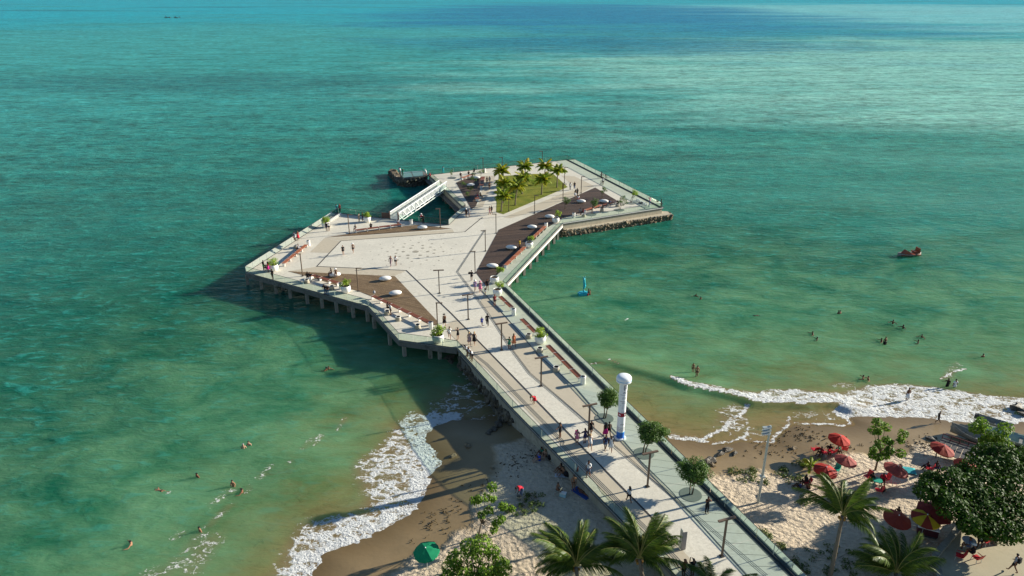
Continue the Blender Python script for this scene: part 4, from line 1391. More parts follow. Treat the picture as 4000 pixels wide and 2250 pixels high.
m.add([(-1.3, -0.55, 0.3), (-0.1, -0.6, 0.3), (-0.1, 0.6, 0.3), (-1.3, 0.55, 0.3), (-0.75, -0.42, 1.05), (-0.15, -0.45, 0.75), (-0.15, 0.45, 0.75), (-0.75, 0.42, 1.05)],
      [(3, 2, 1, 0), (4, 5, 6, 7), (0, 1, 5, 4), (1, 2, 6, 5), (2, 3, 7, 6), (3, 0, 4, 7)])
m.build('foredeck', 'boat_brown', pb)

flat('boat_green', (0.32, 0.40, 0.33), 0.5, 0.4)
flat('boat_dark', (0.075, 0.07, 0.07), 0.6, 0.3, var=0.3)
flat('boat_red', (0.09, 0.02, 0.025), 0.6)
def open_boat(x, y, z, rz, L, W, mat, lab):
    b = thing('beached_boat', lab, 'boat', (x, y, z), rz, 'boats drawn up on the right beach')
    h = hull(L, W, 0.75, mat, b, sheer=0.35, z0=0.0)
    for f in (-0.25, 0.05, 0.3):
        MB().box((f * L, 0, 0.55), (0.28, W * 0.88, 0.05)).build('thwart', 'boat_white', b)
    return b
x, y = (46.25, 61)
open_boat(x, y, sandz(x, y), R(-52), 4.6, 1.3, 'boat_white', 'narrow white boat drawn up under the small almond tree')
x, y = (50.04, 60.55)
open_boat(x, y, sandz(x, y), R(-38), 7.5, 2.0, 'boat_green', 'large pale green boat at the right edge of the beach')
x, y = (50, 63.87)
b = open_boat(x, y, sandz(x, y), R(-42), 3.2, 1.3, 'boat_white', 'small pale skiff with an outboard motor at the foam edge')
MB().box((-1.65, 0, 0.75), (0.4, 0.42, 0.5)).build('outboard_motor', 'boat_dark', b)
# dark planked shed roof
x, y = (42.95, 57.37)
sh = thing('plank_lean_to', 'dark planked lean-to with a red rail beside the red parasol', 'lean-to', (x, y, sandz(x, y)), R(-40))
for k in range(9):
    MB().box((-2.0 + k * 0.5, 0, 0.75), (0.46, 2.6, 0.05)).build('roof_plank', 'boat_dark', sh)
for sx_ in (-2.1, 2.1):
    for sy_ in (-1.2, 1.2):
        MB().box((sx_, sy_, 0.36), (0.1, 0.1, 0.72)).build('post', 'boat_dark', sh)
rl = MB().bar((-2.2, 1.35, 1.35), (2.2, 1.35, 1.35), 0.07).build('rail', 'boat_red', sh)
MB().bar((-2.2, 1.35, 0.9), (2.2, 1.35, 0.9), 0.07).build('lower_rail', 'boat_red', sh)
for k in range(7):
    MB().bar((-2.2 + k * 0.733, 1.35, 0.75), (-2.2 + k * 0.733, 1.35, 1.35), 0.06).build('baluster', 'boat_red', sh)

# fishing raft far out
x, y = (-527, 1194)
fr = thing('fishing_raft', 'group of low rafts with pale sails far out at the upper left', 'raft', (x, y, 0), 0.1)
for dx, w in ((-6, 9), (7, 6)):
    MB().box((dx, 0, 0.35), (w, 2.2, 0.9)).build('hull', 'boat_dark', fr)
for dx, hh in ((-8, 4.2), (-3, 2.6), (6, 3.4), (12, 2.8)):
    MB().add([(dx, 0, 0.5), (dx + 1.4, 0.1, 0.7), (dx - 0.6, 0, hh), (dx + 1.4, 0.16, 0.7), (dx, 0.06, 0.5)], [(0, 1, 2), (3, 4, 2), (0, 4, 3, 1)]).build('sail', 'boat_white', fr)

# ------------------------------------------------------------------ parasols
def cloth(name, c):
    t = NT(name)
    v = t.pos(obj=True)
    n = t.noise(v, 2.5, 4)
    col = t.mix(n, tuple(q * 0.85 for q in c), tuple(min(1, q * 1.12) for q in c))
    p = t.bsdf(col, 0.7, 0.2)
    tr = t.n('ShaderNodeBsdfTranslucent')
    t.l(col, tr.inputs['Color'])
    mx = t.n('ShaderNodeMixShader')
    mx.inputs[0].default_value = 0.25
    t.l(p, mx.inputs[1])
    t.l(tr.outputs[0], mx.inputs[2])
    t.done(mx.outputs[0])
cloth('cloth_red', (0.44, 0.035, 0.022))
cloth('cloth_deep_red', (0.27, 0.025, 0.022))
cloth('cloth_maroon', (0.16, 0.025, 0.025))
cloth('cloth_faded', (0.32, 0.075, 0.065))
cloth('cloth_brown_red', (0.30, 0.05, 0.032))
cloth('cloth_yellow', (0.62, 0.45, 0.03))
cloth('cloth_green', (0.012, 0.26, 0.12))
cloth('cloth_turquoise', (0.05, 0.42, 0.45))
cloth('cloth_pale', (0.55, 0.58, 0.62))
cloth('cloth_blue', (0.05, 0.10, 0.35))
cloth('cloth_black', (0.015, 0.015, 0.02))

def gore_mesh(n, rad, rise, mat):
    a0, a1 = -math.pi / n, math.pi / n
    m = MB()
    rings = [(0.02, rise), (rad * 0.5, rise * 0.62), (rad, 0.0)]
    vs = []
    for r, z in rings:
        for a in (a0, 0, a1):
            k = 0.965 if a == 0 else 1.0
            vs.append((r * k * math.cos(a), r * k * math.sin(a), z - (0.03 if a == 0 and r > 0.1 else 0)))
    fs = []
    for j in range(2):
        for k in range(2):
            b_ = j * 3 + k
            fs.append((b_, b_ + 3, b_ + 4, b_ + 1))
    for k in range(2):
        o = len(vs)
        p, q = vs[6 + k], vs[7 + k]
        vs += [p, q, (q[0], q[1], q[2] - 0.12), (p[0], p[1], p[2] - 0.12)]
        fs.append((o, o + 3, o + 2, o + 1))
    m.add(vs, fs)
    return m.mesh('canopy_panel', mat)

def parasol(xy, lab, mats, rad=1.15, h=2.0, tilt=(0, 0), n=8, rz=0.0, rise=0.40, group='parasols on the beach'):
    x, y = xy
    root = thing('parasol', lab, 'parasol', (x, y, sandz(x, y) - 0.1), 0, group)
    MB().tube([(0, 0, 0), (0, 0, h + rise - 0.02)], 0.025, 6).build('pole', 'galvanised', root)
    mesh = {mt: gore_mesh(n, rad, rise, mt) for mt in set(mats)}
    e = Matrix.Rotation(tilt[0], 4, 'X') @ Matrix.Rotation(tilt[1], 4, 'Y')
    for k in range(n):
        o = link('canopy_panel', mesh[mats[k % len(mats)]], root)
        o.matrix_local = Matrix.Translation((0, 0, h)) @ e @ Matrix.Rotation(2 * math.pi * (k + 0.5) / n + rz, 4, 'Z')
    ribs = MB()
    for k in range(n):
        a = 2 * math.pi * k / n + rz
        p = (Matrix.Translation((0, 0, h)) @ e) @ Vector((rad * math.cos(a), rad * math.sin(a), -0.03))
        ribs.bar((0, 0, h + rise - 0.1), p, 0.015)
    ribs.build('ribs', 'galvanised', root)
    MB().ell((Matrix.Translation((0, 0, h)) @ e) @ Vector((0, 0, rise + 0.02)), (0.05, 0.05, 0.06), 8, 5).build('finial', 'white_steel', root)
    return root

parasol((31.46, 58.66), 'bright orange red parasol nearest the wet sand', ['cloth_red'], 1.04, 1.9, (0.05, 0.12))
parasol((30.49, 55.02), 'dull red parasol with a sunlit edge above the green chair', ['cloth_faded'], 1.00, 1.9, (0.0, 0.15))
parasol((27.96, 53.38), 'red parasol left of the green chair in front of the dark seated group', ['cloth_red', 'cloth_deep_red'], 1.04, 1.95, (0.08, 0.08))
parasol((34.22, 53.33), 'faded pink parasol right of the almond sapling', ['cloth_faded'], 1.08, 1.9, (0.05, 0.22))
parasol((40.06, 56.45), 'dark red parasol beside the planked lean-to', ['cloth_deep_red', 'cloth_brown_red'], 1.08, 2.0, (0.1, 0.18))
parasol((40.67, 53.88), 'brown red parasol peeking out from under the big tree', ['cloth_brown_red'], 0.96, 2.0)
parasol((30.91, 46.51), 'brown red parasol beside the palm crown in the lower right', ['cloth_brown_red'], 1.08, 1.9, (0.12, 0.1))
parasol((33.13, 46.43), 'yellow and red striped parasol above the white box', ['cloth_yellow', 'cloth_brown_red'], 1.12, 2.0, (0.12, 0.05))
parasol((34.14, 47.09), 'dark red square canopy behind the yellow striped parasol', ['cloth_maroon'], 1.40, 2.1, (0.05, 0.05), 4, 0.5, 0.7)
parasol((-6.57, 43.53), 'green parasol on the left beach by the wet sand', ['cloth_green'], 1.04, 1.9, (0.12, -0.12), 6)

# ------------------------------------------------------------------ plants
def leaves(m, c, r, n, size, asp=0.45, rg=rnd, flat_=1.0, up=0.5):
    """n leaf-sized faces scattered through a clump"""
    c = Vector(c)
    for _ in range(n):
        while True:
            p = Vector((rg.uniform(-1, 1), rg.uniform(-1, 1), rg.uniform(-1, 1)))
            if p.length <= 1:
                break
        if rg.random() < 0.55 and p.length > 0.01:
            p = p.normalized() * (0.7 + 0.35 * rg.random())
        d = p.copy()
        p = Vector((p.x * r, p.y * r, p.z * r * flat_))
        nrm = (d + Vector((rg.gauss(0, 0.6), rg.gauss(0, 0.6), up + rg.gauss(0, 0.5))))
        if nrm.length < 0.05:
            nrm = Vector((0, 0, 1))
        nrm.normalize()
        tan = nrm.cross(Vector((rg.gauss(0, 1), rg.gauss(0, 1), rg.gauss(0, 0.4))))
        if tan.length < 0.05:
            continue
        tan.normalize()
        bi = nrm.cross(tan)
        s = size * rg.uniform(0.7, 1.3)
        q = c + p
        m.add([q - tan * s * 0.5, q + bi * s * asp * 0.5 - nrm * s * 0.04, q + tan * s * 0.5 - nrm * s * 0.12, q - bi * s * asp * 0.5 - nrm * s * 0.04], [(0, 1, 2, 3)])

def tree(name, label, cat, base, clumps, leafmat, lsize, asp, per, trunk_r=0.09, group=None, stems=1, rg=None, flat_=0.85, fork=0.45):
    """trunk with limbs that reach every clump of a leafy crown; clumps are (x, y, z, r) in the world"""
    rg = rg or rnd
    bx, by, bz = base
    root = thing(name, label, cat, base, 0, group)
    cen = Vector((0, 0, 0))
    for x, y, z, r in clumps:
        cen += Vector((x - bx, y - by, z - bz))
    cen /= len(clumps)
    tr = MB()
    for s in range(stems):
        off = Vector((0, 0, 0)) if stems == 1 else Vector((0.10 * math.cos(s * 2.4), 0.10 * math.sin(s * 2.4), 0))
        knee = Vector((cen.x * fork * 0.6, cen.y * fork * 0.6, cen.z * fork)) + off * 1.5
        mid = knee * 0.5 + Vector((rg.uniform(-0.06, 0.06), rg.uniform(-0.06, 0.06), 0)) + off * 0.5
        tr.tube([off - Vector((0, 0, 0.15)), mid, knee], [trunk_r * 1.15, trunk_r * 0.95, trunk_r * 0.75], 7)
        for i, (x, y, z, r) in enumerate(clumps):
            if i % stems != s:
                continue
            e = Vector((x - bx, y - by, z - bz))
            m1 = knee.lerp(e, 0.5) + Vector((rg.uniform(-0.1, 0.1), rg.uniform(-0.1, 0.1), -0.08 * (e - knee).length))
            tr.tube([knee, m1, e], [trunk_r * 0.55, trunk_r * 0.35, trunk_r * 0.14], 5)
    tr.build('trunk', 'bark', root, True)
    cr = MB()
    for x, y, z, r in clumps:
        leaves(cr, (x - bx, y - by, z - bz), r, int(per * (0.7 + 0.6 * rg.random())), lsize, asp, rg, flat_)
    cr.build('crown', leafmat, root)
    return root

def ball(base, cx, cy, cz, rx, rz, n, r, rg):
    """clump centres filling an ellipsoid above a base point"""
    out = []
    for _ in range(n):
        while True:
            p = Vector((rg.uniform(-1, 1), rg.uniform(-1, 1), rg.uniform(-1, 1)))
            if 0.3 < p.length <= 1:
                break
        out.append((base[0] + cx + p.x * rx, base[1] + cy + p.y * rx, base[2] + cz + p.z * rz, r * rg.uniform(0.75, 1.25)))
    return out

# three trimmed walkway trees in round grates
for (x, y), rx, rz_, lean, lab in [((9.27, 62.22), 0.78, 0.8, (0.35, 0.1), 'small trimmed tree left of the white column'), ((12.27, 56.28), 1.35, 0.8, (0.75, 0.2), 'wide trimmed tree leaning right beyond the white column'), ((15.27, 50.38), 1.2, 0.95, (0.15, 0.1), 'round trimmed tree nearest the camera on the walkway')]:
    b = (x, y, DECK + 0.03)
    grate(x, y, 'round grate below the ' + lab, 0.95)
    tree('street_tree', lab, 'tree', b, ball(b, lean[0], lean[1], 2.3, rx, rz_, 44, 0.50, rnd), 'tree_leaf', 0.19, 0.40, 120, 0.07, 'trimmed trees on the walkway', 2)

# loose young trees on the far arm
for (x, y), top, r, n, lean, lab, lm in [
    ((15.34, 134.12), 3.0, 0.75, 18, (0.5, 0.1), 'dense leafy tree growing through the bench on the far deck', 'tree_leaf'),
    ((20.9, 136.14), 2.6, 1.0, 14, (0.7, 0.2), 'multi stemmed loose tree near the right tip of the pier', 'tree_leaf'),
    ((23.97, 141.42), 2.8, 0.6, 12, (0.9, 0.1), 'leaning young tree close to the right glass balustrade', 'shrub_leaf'),
    ((10.41, 137.17), 2.4, 0.65, 13, (0.3, 0.0), 'young tree on the dark deck nearest the lawn', 'tree_leaf'),
    ((18.44, 144.96), 2.2, 0.65, 9, (0.5, 0.2), 'thin pale young tree at the back of the dark deck', 'tree_leaf')]:
    b = (x, y, DECK + 0.03)
    tree('young_tree', lab, 'tree', b, ball(b, lean[0], lean[1], top * 0.72, r, r * 0.9, n, 0.34, rnd), lm, 0.17, 0.42, 60, 0.055, 'young trees on the far arm', 2)
for (x, y), lab in [((15.16, 133.3), 'round grate at the foot of the dense leafy tree'), ((20.95, 136.31), 'round grate below the multi stemmed tree'), ((24.04, 141.24), 'round grate below the leaning young tree'), ((-13.72, 162.37), 'dark round grate at the far sapling')]:
    grate(x, y, lab, 1.0)
for (x, y), hgt, r, n, lab in [((-13.88, 162.57), 1.8, 0.45, 6, 'thin sapling near the far railing left of the benches'), ((-7.26, 164.4), 1.5, 0.8, 12, 'leafy shrub at the far corner of the garden deck'), ((-8.43, 158.07), 1.3, 0.8, 12, 'bushy shrub in the middle of the garden deck'),
                               ((-8.87, 150.41), 1.2, 0.8, 12, 'dark bushy shrub at the near side of the garden deck'), ((-10.75, 154.34), 1.0, 0.8, 9, 'sparse shrub at the left side of the garden deck'), ((-9.12, 146.66), 0.8, 0.7, 8, 'low sparse shrub closest to the point of the garden deck'), ((-8.6, 163.58), 0.9, 0.6, 7, 'low dark shrub beside the far garden bench')]:
    b = (x, y, DECK + 0.03)
    tree('garden_shrub', lab, 'shrub', b, ball(b, 0, 0, hgt * 0.65, r, hgt * 0.3, n, 0.3, rnd), 'tree_leaf', 0.15, 0.4, 42, 0.03, 'shrubs of the garden deck', 2)

# planters
pot_prof = [(0.40, 0.0), (0.50, 0.10), (0.62, 0.32), (0.675, 0.55), (0.665, 0.75), (0.61, 0.93), (0.58, 0.97), (0.53, 0.96), (0.53, 0.85)]
pot_me = MB().lathe(pot_prof, 32).mesh('pot', 'white_cast', True)
soil_me = MB().lathe([(0.525, 0.86), (0.525, 0.88)], 20).mesh('soil', 'soil')
def planter(xy, lab, kind='bush', s=1.0):
    x, y = xy
    root = thing('planter', lab, 'planter', (x, y, DECK + 0.005), 0, 'large white planters of the pier')
    root.scale = (s, s, s)
    link('pot', pot_me, root)
    link('soil', soil_me, root)
    m = MB()
    st = MB()
    if kind == 'bush':
        for k in range(20):
            a, r = rnd.random() * 6.28, rnd.random() * 0.72
            z = 1.05 + rnd.random() * 0.75
            leaves(m, (r * math.cos(a), r * math.sin(a), z), 0.28, 34, 0.19, 0.42)
            st.tube([(0, 0, 0.85), (r * 0.5 * math.cos(a), r * 0.5 * math.sin(a), 1.0), (r * math.cos(a), r * math.sin(a), z)], 0.015, 4)
        st.tube([(0, 0, 0.85), (0, 0, 1.95)], 0.022, 5)
    else:
        dx, dy, hh = kind
        for k in range(12):
            c = (dx + rnd.uniform(-0.5, 0.5), dy + rnd.uniform(-0.4, 0.4), hh + rnd.uniform(-0.3, 0.35))
            leaves(m, c, 0.27, 36, 0.18, 0.42)
            st.tube([(0, 0, 0.85), (dx * 0.3, dy * 0.3, hh * 0.7), c], 0.02, 4)
    st.build('stem', 'bark', root)
    m.build('foliage', 'shrub_leaf', root)
planter((-33.73, 125.29), 'white planter with a yellow green bush at the upper left corner', s=1.05)
planter((-26.82, 128.61), 'white planter with a bush near the footbridge railing')
planter((-36.49, 103.56), 'white planter beside the group at the left tip of the platform')
planter((-23.63, 95), 'white planter with a bush beside the left front benches', s=1.05)
planter((-9.04, 79.24), 'white planter with a bush at the near tip of the brown deck', s=1.1)
planter((-2.05, 93.86), 'white planter with a leaning bush at the right inner corner', (0.35, 0.1, 1.7))
planter((-2.58, 98.48), 'white planter with a bare stem and leaning crown on the dark deck corner', (0.9, 0.6, 1.9))
planter((3.45, 79.01), 'white planter alone at the end of a walkway bench', s=1.05)
planter((2.86, 114.24), 'white planter between the two orange benches', (0.25, 0.5, 1.5))
planter((8.06, 128.11), 'white planter with a sideways leaning plant at the glass corner', (0.5, 0.1, 1.8))

# ---- palms
def frond_mesh(L, droop, pairs, lw, ll, mat, rg, hang=0.6, sweep=0.0):
    """one feather leaf along +X from the heart, rachis arching over"""
    m = MB()
    pts, e = [], 0.0
    p = Vector((0, 0, 0))
    n = 12
    for i in range(n + 1):
        pts.append(p.copy())
        a = -droop * (i / n) ** 1.4
        p = p + Vector((math.cos(a) * L / n, sweep * (i / n) ** 2 * L / n, math.sin(a) * L / n))
    m.cur = 1
    m.tube(pts, [0.035 * (1 - 0.85 * i / n) + 0.004 for i in range(n + 1)], 4)
    m.cur = 0
    for i in range(pairs):
        f = 0.10 + 0.90 * (i + rg.random() * 0.5) / pairs
        k = min(n - 1, int(f * n))
        g = f * n - k
        b = pts[k].lerp(pts[k + 1], min(1, g))
        tan = (pts[k + 1] - pts[k]).normalized()
        ln = ll * (0.35 + 0.65 * math.sin(math.pi * min(1, 0.12 + f * 0.88)) ** 0.7) * rg.uniform(0.85, 1.1)
        for s in (-1, 1):
            side = Vector((0, s, 0))
            d = (side * 0.85 + tan * (0.45 + 0.5 * f) - Vector((0, 0, hang * rg.uniform(0.5, 1.3)))).normalized()
            mid = b + d * ln * 0.5 + Vector((0, 0, 0.05 * ln))
            tip = b + d * ln - Vector((0, 0, 0.16 * ln))
            w = tan * lw * 0.5
            m.add([b - w, b + w, mid + w * 1.1, mid - w * 1.1, tip], [(0, 1, 2, 3), (3, 2, 4)])
    return m.mesh('frond', [mat, 'frond_stalk'])

rp = random.Random(11)
NEAR = [frond_mesh(L, dr, 70, 0.045, 0.85, 'palm_leaf', rp, hg, sw_) for L, dr, hg, sw_ in ((3.4, 1.1, 0.9, 0.15), (3.2, 1.7, 1.0, -0.15), (3.6, 0.8, 0.8, 0.25), (3.0, 2.1, 1.1, 0.1), (3.5, 1.4, 1.2, 0.3))]
LAWN = [frond_mesh(L, dr, 26, 0.15, 0.68, 'lawn_palm_leaf', rp, hg, sw_) for L, dr, hg, sw_ in ((2.2, 1.3, 0.7, 0.0), (2.0, 1.8, 0.8, 0.1), (2.3, 0.9, 0.5, 0.1))]

def palm(base, top, label, fr, n, group, tr=0.17, wind=None, scale=1.0, nuts=False, rg=rp):
    root = thing('palm_tree', label, 'palm tree', base, 0, group)
    t3 = Vector(top) - Vector(base)
    m = MB()
    pts, rad = [], []
    K = 14
    for i in range(K + 1):
        f = i / K
        pts.append(Vector((t3.x * f * f, t3.y * f * f, t3.z * f - 0.2 * (1 - f))))
        rad.append(tr * (1.35 - 0.6 * f ** 0.5) * (1.0 + (0.06 if i % 2 else 0)))
    m.tube(pts, rad, 9)
    m.build('trunk', 'palm_bark', root, True)
    for i in range(n):
        f = i / n
        az = i * 2.39996 + rg.uniform(-0.25, 0.25)
        if wind is not None:
            dlt = (az - wind + math.pi) % (2 * math.pi) - math.pi
            az = wind + dlt * 0.6
        el = (1.25 - 1.35 * f) if wind is None else (1.38 - 1.25 * f) + rg.uniform(-0.12, 0.12)
        o = link('frond', rg.choice(fr), root, t3 + Vector((0, 0, 0.03)))
        o.rotation_euler = (rg.uniform(-0.75, 0.75), -el, az)
        s = scale * rg.uniform(0.85, 1.08)
        o.scale = (s, s, s)
    if nuts:
        for k in range(5):
            a = k * 1.3
            MB().ell(t3 + Vector((0.2 * math.cos(a), 0.2 * math.sin(a), -0.22)), (0.11, 0.11, 0.14), 8, 6).build('coconut', 'coconut', root, True)
    return root

LP = 'coconut palms on the platform lawn'
for (x, y), hgt, lx, lab in [
    ((-2.08, 135.4), 2.9, 0.3, 'front palm at the left edge of the lawn'),
    ((0.64, 139.93), 3.6, 0.5, 'tall front palm in the middle of the lawn'),
    ((-1.76, 141.38), 3.9, 0.2, 'palm just behind the front left lawn palm'),
    ((2.14, 148.24), 3.4, 0.1, 'yellowing palm behind the tall front lawn palm'),
    ((6.2, 147.85), 3.0, 0.2, 'single palm standing alone right of the lawn centre'),
    ((9.77, 153.59), 3.6, 0.1, 'rightmost palm of the lawn'),
    ((7.21, 157.05), 3.8, 0.1, 'palm at the back right of the lawn beside the rightmost palm'),
    ((-2.43, 153.16), 3.6, 0.2, 'left back palm of the lawn beside the path'),
    ((2.95, 159.29), 3.2, 0.0, 'back palm at the far edge of the lawn')]:
    palm((x, y, DECK + 0.03), (x + lx, y + 0.2, DECK + hgt), lab, LAWN, 26, LP, 0.13, None, 0.98)
for i, ((x, y), lab) in enumerate([((4.64, 155.74), 'yellow green low bush on the lawn behind the lone palm'), ((0.15, 144.36), 'small yellow palm seedling on the lawn by the front palms'), ((3.36, 157.49), 'pale flowering bush at the back of the lawn')]):
    b = (x, y, DECK + 0.03)
    tree('lawn_shrub', lab, 'shrub', b, ball(b, 0, 0, 0.7, 0.9 if i != 1 else 0.4, 0.45, 14, 0.4, rnd), 'shrub_leaf', 0.2, 0.35, 40, 0.03, 'shrubs on the lawn', 2)

def gz(p, d=0.0):
    return (p[0], p[1], sandz(p[0], p[1]) - d)
FG = 'tall palms in the foreground'
palm(gz((9.56, 40.16)), (9.33, 41.3, 3.71), 'large wind blown palm beside the left edge of the walkway', NEAR, 34, FG, 0.17, R(80), 1.08, True)
palm(gz((4.83, 39.45)), (4.67, 41, 3.27), 'large wind blown palm left of the walkway at the bottom', NEAR, 34, FG, 0.17, R(95), 1.08, True)
palm(gz((14.18, 37.98)), (14.42, 39.6, 2.23), 'low palm crown at the bottom edge in front of the walkway', NEAR, 18, FG, 0.16, None, 0.9)
palm(gz((23.7, 41.56)), (24.58, 43.2, 6.08), 'palm with a bare trunk on the right beach', NEAR, 24, FG, 0.15, R(60), 1.0, True)
palm(gz((26.8, 37.8)), (28.5, 41.5, 2.18), 'palm crown at the bottom edge of the right beach', NEAR, 24, FG, 0.16, R(90), 1.1)

# ---- broad-leaved beach trees
def ray_clumps(pts, r, rg):
    return [(x + rg.uniform(-0.1, 0.1), y + rg.uniform(-0.4, 0.4), z, r * rg.uniform(0.8, 1.2)) for x, y, z in pts]
ra = random.Random(5)
cl = ray_clumps([(31.78, 53.6, 7.36), (31.59, 53.6, 6.52), (32.65, 53.6, 7.06), (32.2, 53.6, 6.28), (32.8, 53.6, 5.8), (33.9, 53.6, 5.92), (34.49, 53.6, 6.04), (33.41, 53.6, 5.31)], 0.42, ra) + ray_clumps([(31.17, 52.6, 5.52), (31.74, 52.6, 4.68), (32.88, 52.6, 5.04), (33.72, 52.6, 4.92), (32.05, 52.6, 5.64), (32.57, 52.6, 4.55), (31.28, 52.6, 4.92)], 0.46, ra)
tree('almond_sapling', 'tall loose almond sapling on the right beach among the red parasols', 'tree', gz((33.99, 56)), cl, 'sapling_leaf', 0.26, 0.55, 110, 0.09, 'beach almond trees', rg=ra, fork=0.5)
cl = ray_clumps([(-1.59, 46.2, 6.37), (-2.07, 46.2, 5.45), (-2.64, 46.2, 4.99), (-1.42, 46.2, 5.22), (-0.67, 46.2, 4.29), (-0.01, 46.2, 4.53), (-1.9, 46.2, 3.94), (-1.15, 46.2, 3), (-2.48, 46.2, 3.35), (-1.45, 46.2, 2.4), (-3.02, 46.2, 4.99), (-0.87, 46.2, 3.47)], 0.38, ra)
tree('almond_sapling', 'sparse almond sapling on the left beach beside the walkway', 'tree', gz((-2.8, 47.09)), cl, 'sapling_leaf', 0.25, 0.55, 95, 0.07, 'beach almond trees', rg=ra, fork=0.45)
cl = ray_clumps([(-3.24, 42.8, 3.65), (-2.34, 42.8, 3.76), (-4.17, 42.8, 2.5), (-2.81, 42.8, 2.62), (-1.45, 42.8, 2.73), (-1.01, 42.8, 2.04), (-4.56, 42.8, 1.57)], 0.72, ra) + ray_clumps([(-3.29, 41.6, 2.26), (-1.96, 41.6, 2.49), (-0.72, 41.6, 2.26), (-4.72, 41.6, 1.8), (-2.68, 41.6, 1.57), (-1.44, 41.6, 1.57)], 0.75, ra)
tree('almond_bush', 'dense rounded almond bush at the bottom edge of the left beach', 'shrub', gz((-2.68, 41.4)), cl, 'sapling_leaf', 0.24, 0.55, 330, 0.12, 'beach almond trees', rg=ra)
cl = []
for yy, pts in ((51.5, [(41.75, 51.5, 5.7), (43.03, 51.5, 5.34), (40.08, 51.5, 5.22), (40.92, 51.5, 5.46), (43.76, 51.5, 4.87)]), (49.8, [(38.34, 49.8, 5.4), (39.67, 49.8, 5.52), (41.02, 49.8, 5.52), (42.41, 49.8, 5.05), (37.48, 49.8, 4.93)]), (48.0, [(34.05, 48, 5.48), (35.05, 48, 6.06), (36.72, 48, 5.37), (38.13, 48, 5.37), (39.55, 48, 5.37), (40.96, 48, 5.02)]), (46.4, [(32.57, 46.4, 5.82), (33.72, 46.4, 5.59), (35.06, 46.4, 5.37), (36.55, 46.4, 5.26), (37.96, 46.4, 5.14), (39.4, 46.4, 4.92), (40.51, 46.4, 4.58)]), (45.0, [(33.69, 45, 5.49), (35.03, 45, 5.16), (36.53, 45, 4.93), (37.93, 45, 4.71), (39.29, 45, 4.37)]), (43.8, [(34.56, 43.8, 4.94), (35.82, 43.8, 4.5), (37.12, 43.8, 4.28), (38.45, 43.8, 3.94)])):
    cl += ray_clumps(pts, 1.12, ra)
tree('almond_tree', 'broad dense almond tree filling the lower right corner', 'tree', gz((38.11, 44.91)), cl, 'almond_leaf', 0.27, 0.6, 560, 0.25, 'beach almond trees', rg=ra, fork=0.4)
cl = ray_clumps([(42.29, 55.5, 6), (42.12, 55.5, 5.38), (43.1, 55.5, 5.26), (43.72, 55.5, 4.51), (44.26, 55.5, 5.26), (44.86, 55.5, 5.38), (44.63, 55.5, 4.25), (43.17, 55.5, 4.13), (44.29, 55.5, 3.5), (43.75, 55.5, 3.11), (45.29, 55.5, 3.75)], 0.62, ra)
tree('almond_tree', 'smaller almond tree above the beached boats', 'tree', gz((46.09, 57.46)), cl, 'sapling_leaf', 0.26, 0.58, 190, 0.12, 'beach almond trees', rg=ra)

# low creepers on the sand
rc = random.Random(21)
for (x, y), rad, lab in [
    ((0.81, 50.89), 1.5, 'patch of beach creeper beside the person in red'), ((-2.35, 46.88), 0.6, 'small creeper clump at the foot of the left sapling'), ((1.86, 51.37), 1.1, 'creeper patch between the bucket and the walkway wall'),
    ((25.77, 55.21), 1.3, 'dark creeper clump left of the red parasols'), ((27.61, 57.23), 0.9, 'creeper clump behind the yellow palm seedling'), ((25.63, 56.32), 0.8, 'small creeper behind the dark clump at the mast'),
    ((20.84, 55.96), 0.7, 'low creeper left of the floodlight mast'), ((21.59, 55.06), 0.9, 'creeper clump just left of the floodlight mast foot'), ((22.51, 56.26), 0.6, 'round creeper tuft beside the floodlight mast'), ((22.77, 54.2), 0.5, 'creeper tuft right of the floodlight mast'),
    ((24.89, 43.72), 2.0, 'creeper patch behind the bare palm trunk'), ((25.41, 51.64), 0.9, 'dark creeper left of the beach palm'), ((20.09, 46.7), 1.0, 'creeper strip along the glass edge, upper part'), ((20.49, 45.45), 1.2, 'creeper strip along the glass edge, middle part'),
    ((20.83, 43.71), 1.3, 'creeper strip along the glass edge, lower part'), ((21.12, 42.37), 1.4, 'creeper strip at the bottom along the glass edge'), ((21.73, 42.76), 1.0, 'creeper at the bottom beside the walkway glass'), ((20.93, 45.37), 0.8, 'sparse creeper at the outside of the glass edge')]:
    b = (x, y, sandz(x, y))
    root = thing('beach_creeper', lab, 'plant', b, 0, 'creepers on the sand')
    m = MB()
    s = MB()
    for k in range(int(11 * rad)):
        a, r = rc.random() * 6.28, rad * math.sqrt(rc.random())
        px, py = r * math.cos(a), r * math.sin(a)
        pz = sandz(x + px, y + py) - b[2]
        leaves(m, (px, py, pz + 0.14), 0.3, 26, 0.15, 0.7, rc, 0.5, 0.9)
        s.tube([(0, 0, 0.02), (px * 0.5, py * 0.5, pz * 0.5 + 0.06), (px, py, pz + 0.1)], 0.012, 4)
    m.build('foliage', 'creeper_leaf', root)
    s.build('runner', 'bark', root)
x, y = (28.02, 56.18)
palm((x, y, sandz(x, y)), (x, y + 0.1, sandz(x, y) + 0.5), 'bright yellow green palm seedling left of the red parasols', LAWN, 9, 'palm seedlings', 0.06, None, 0.5)

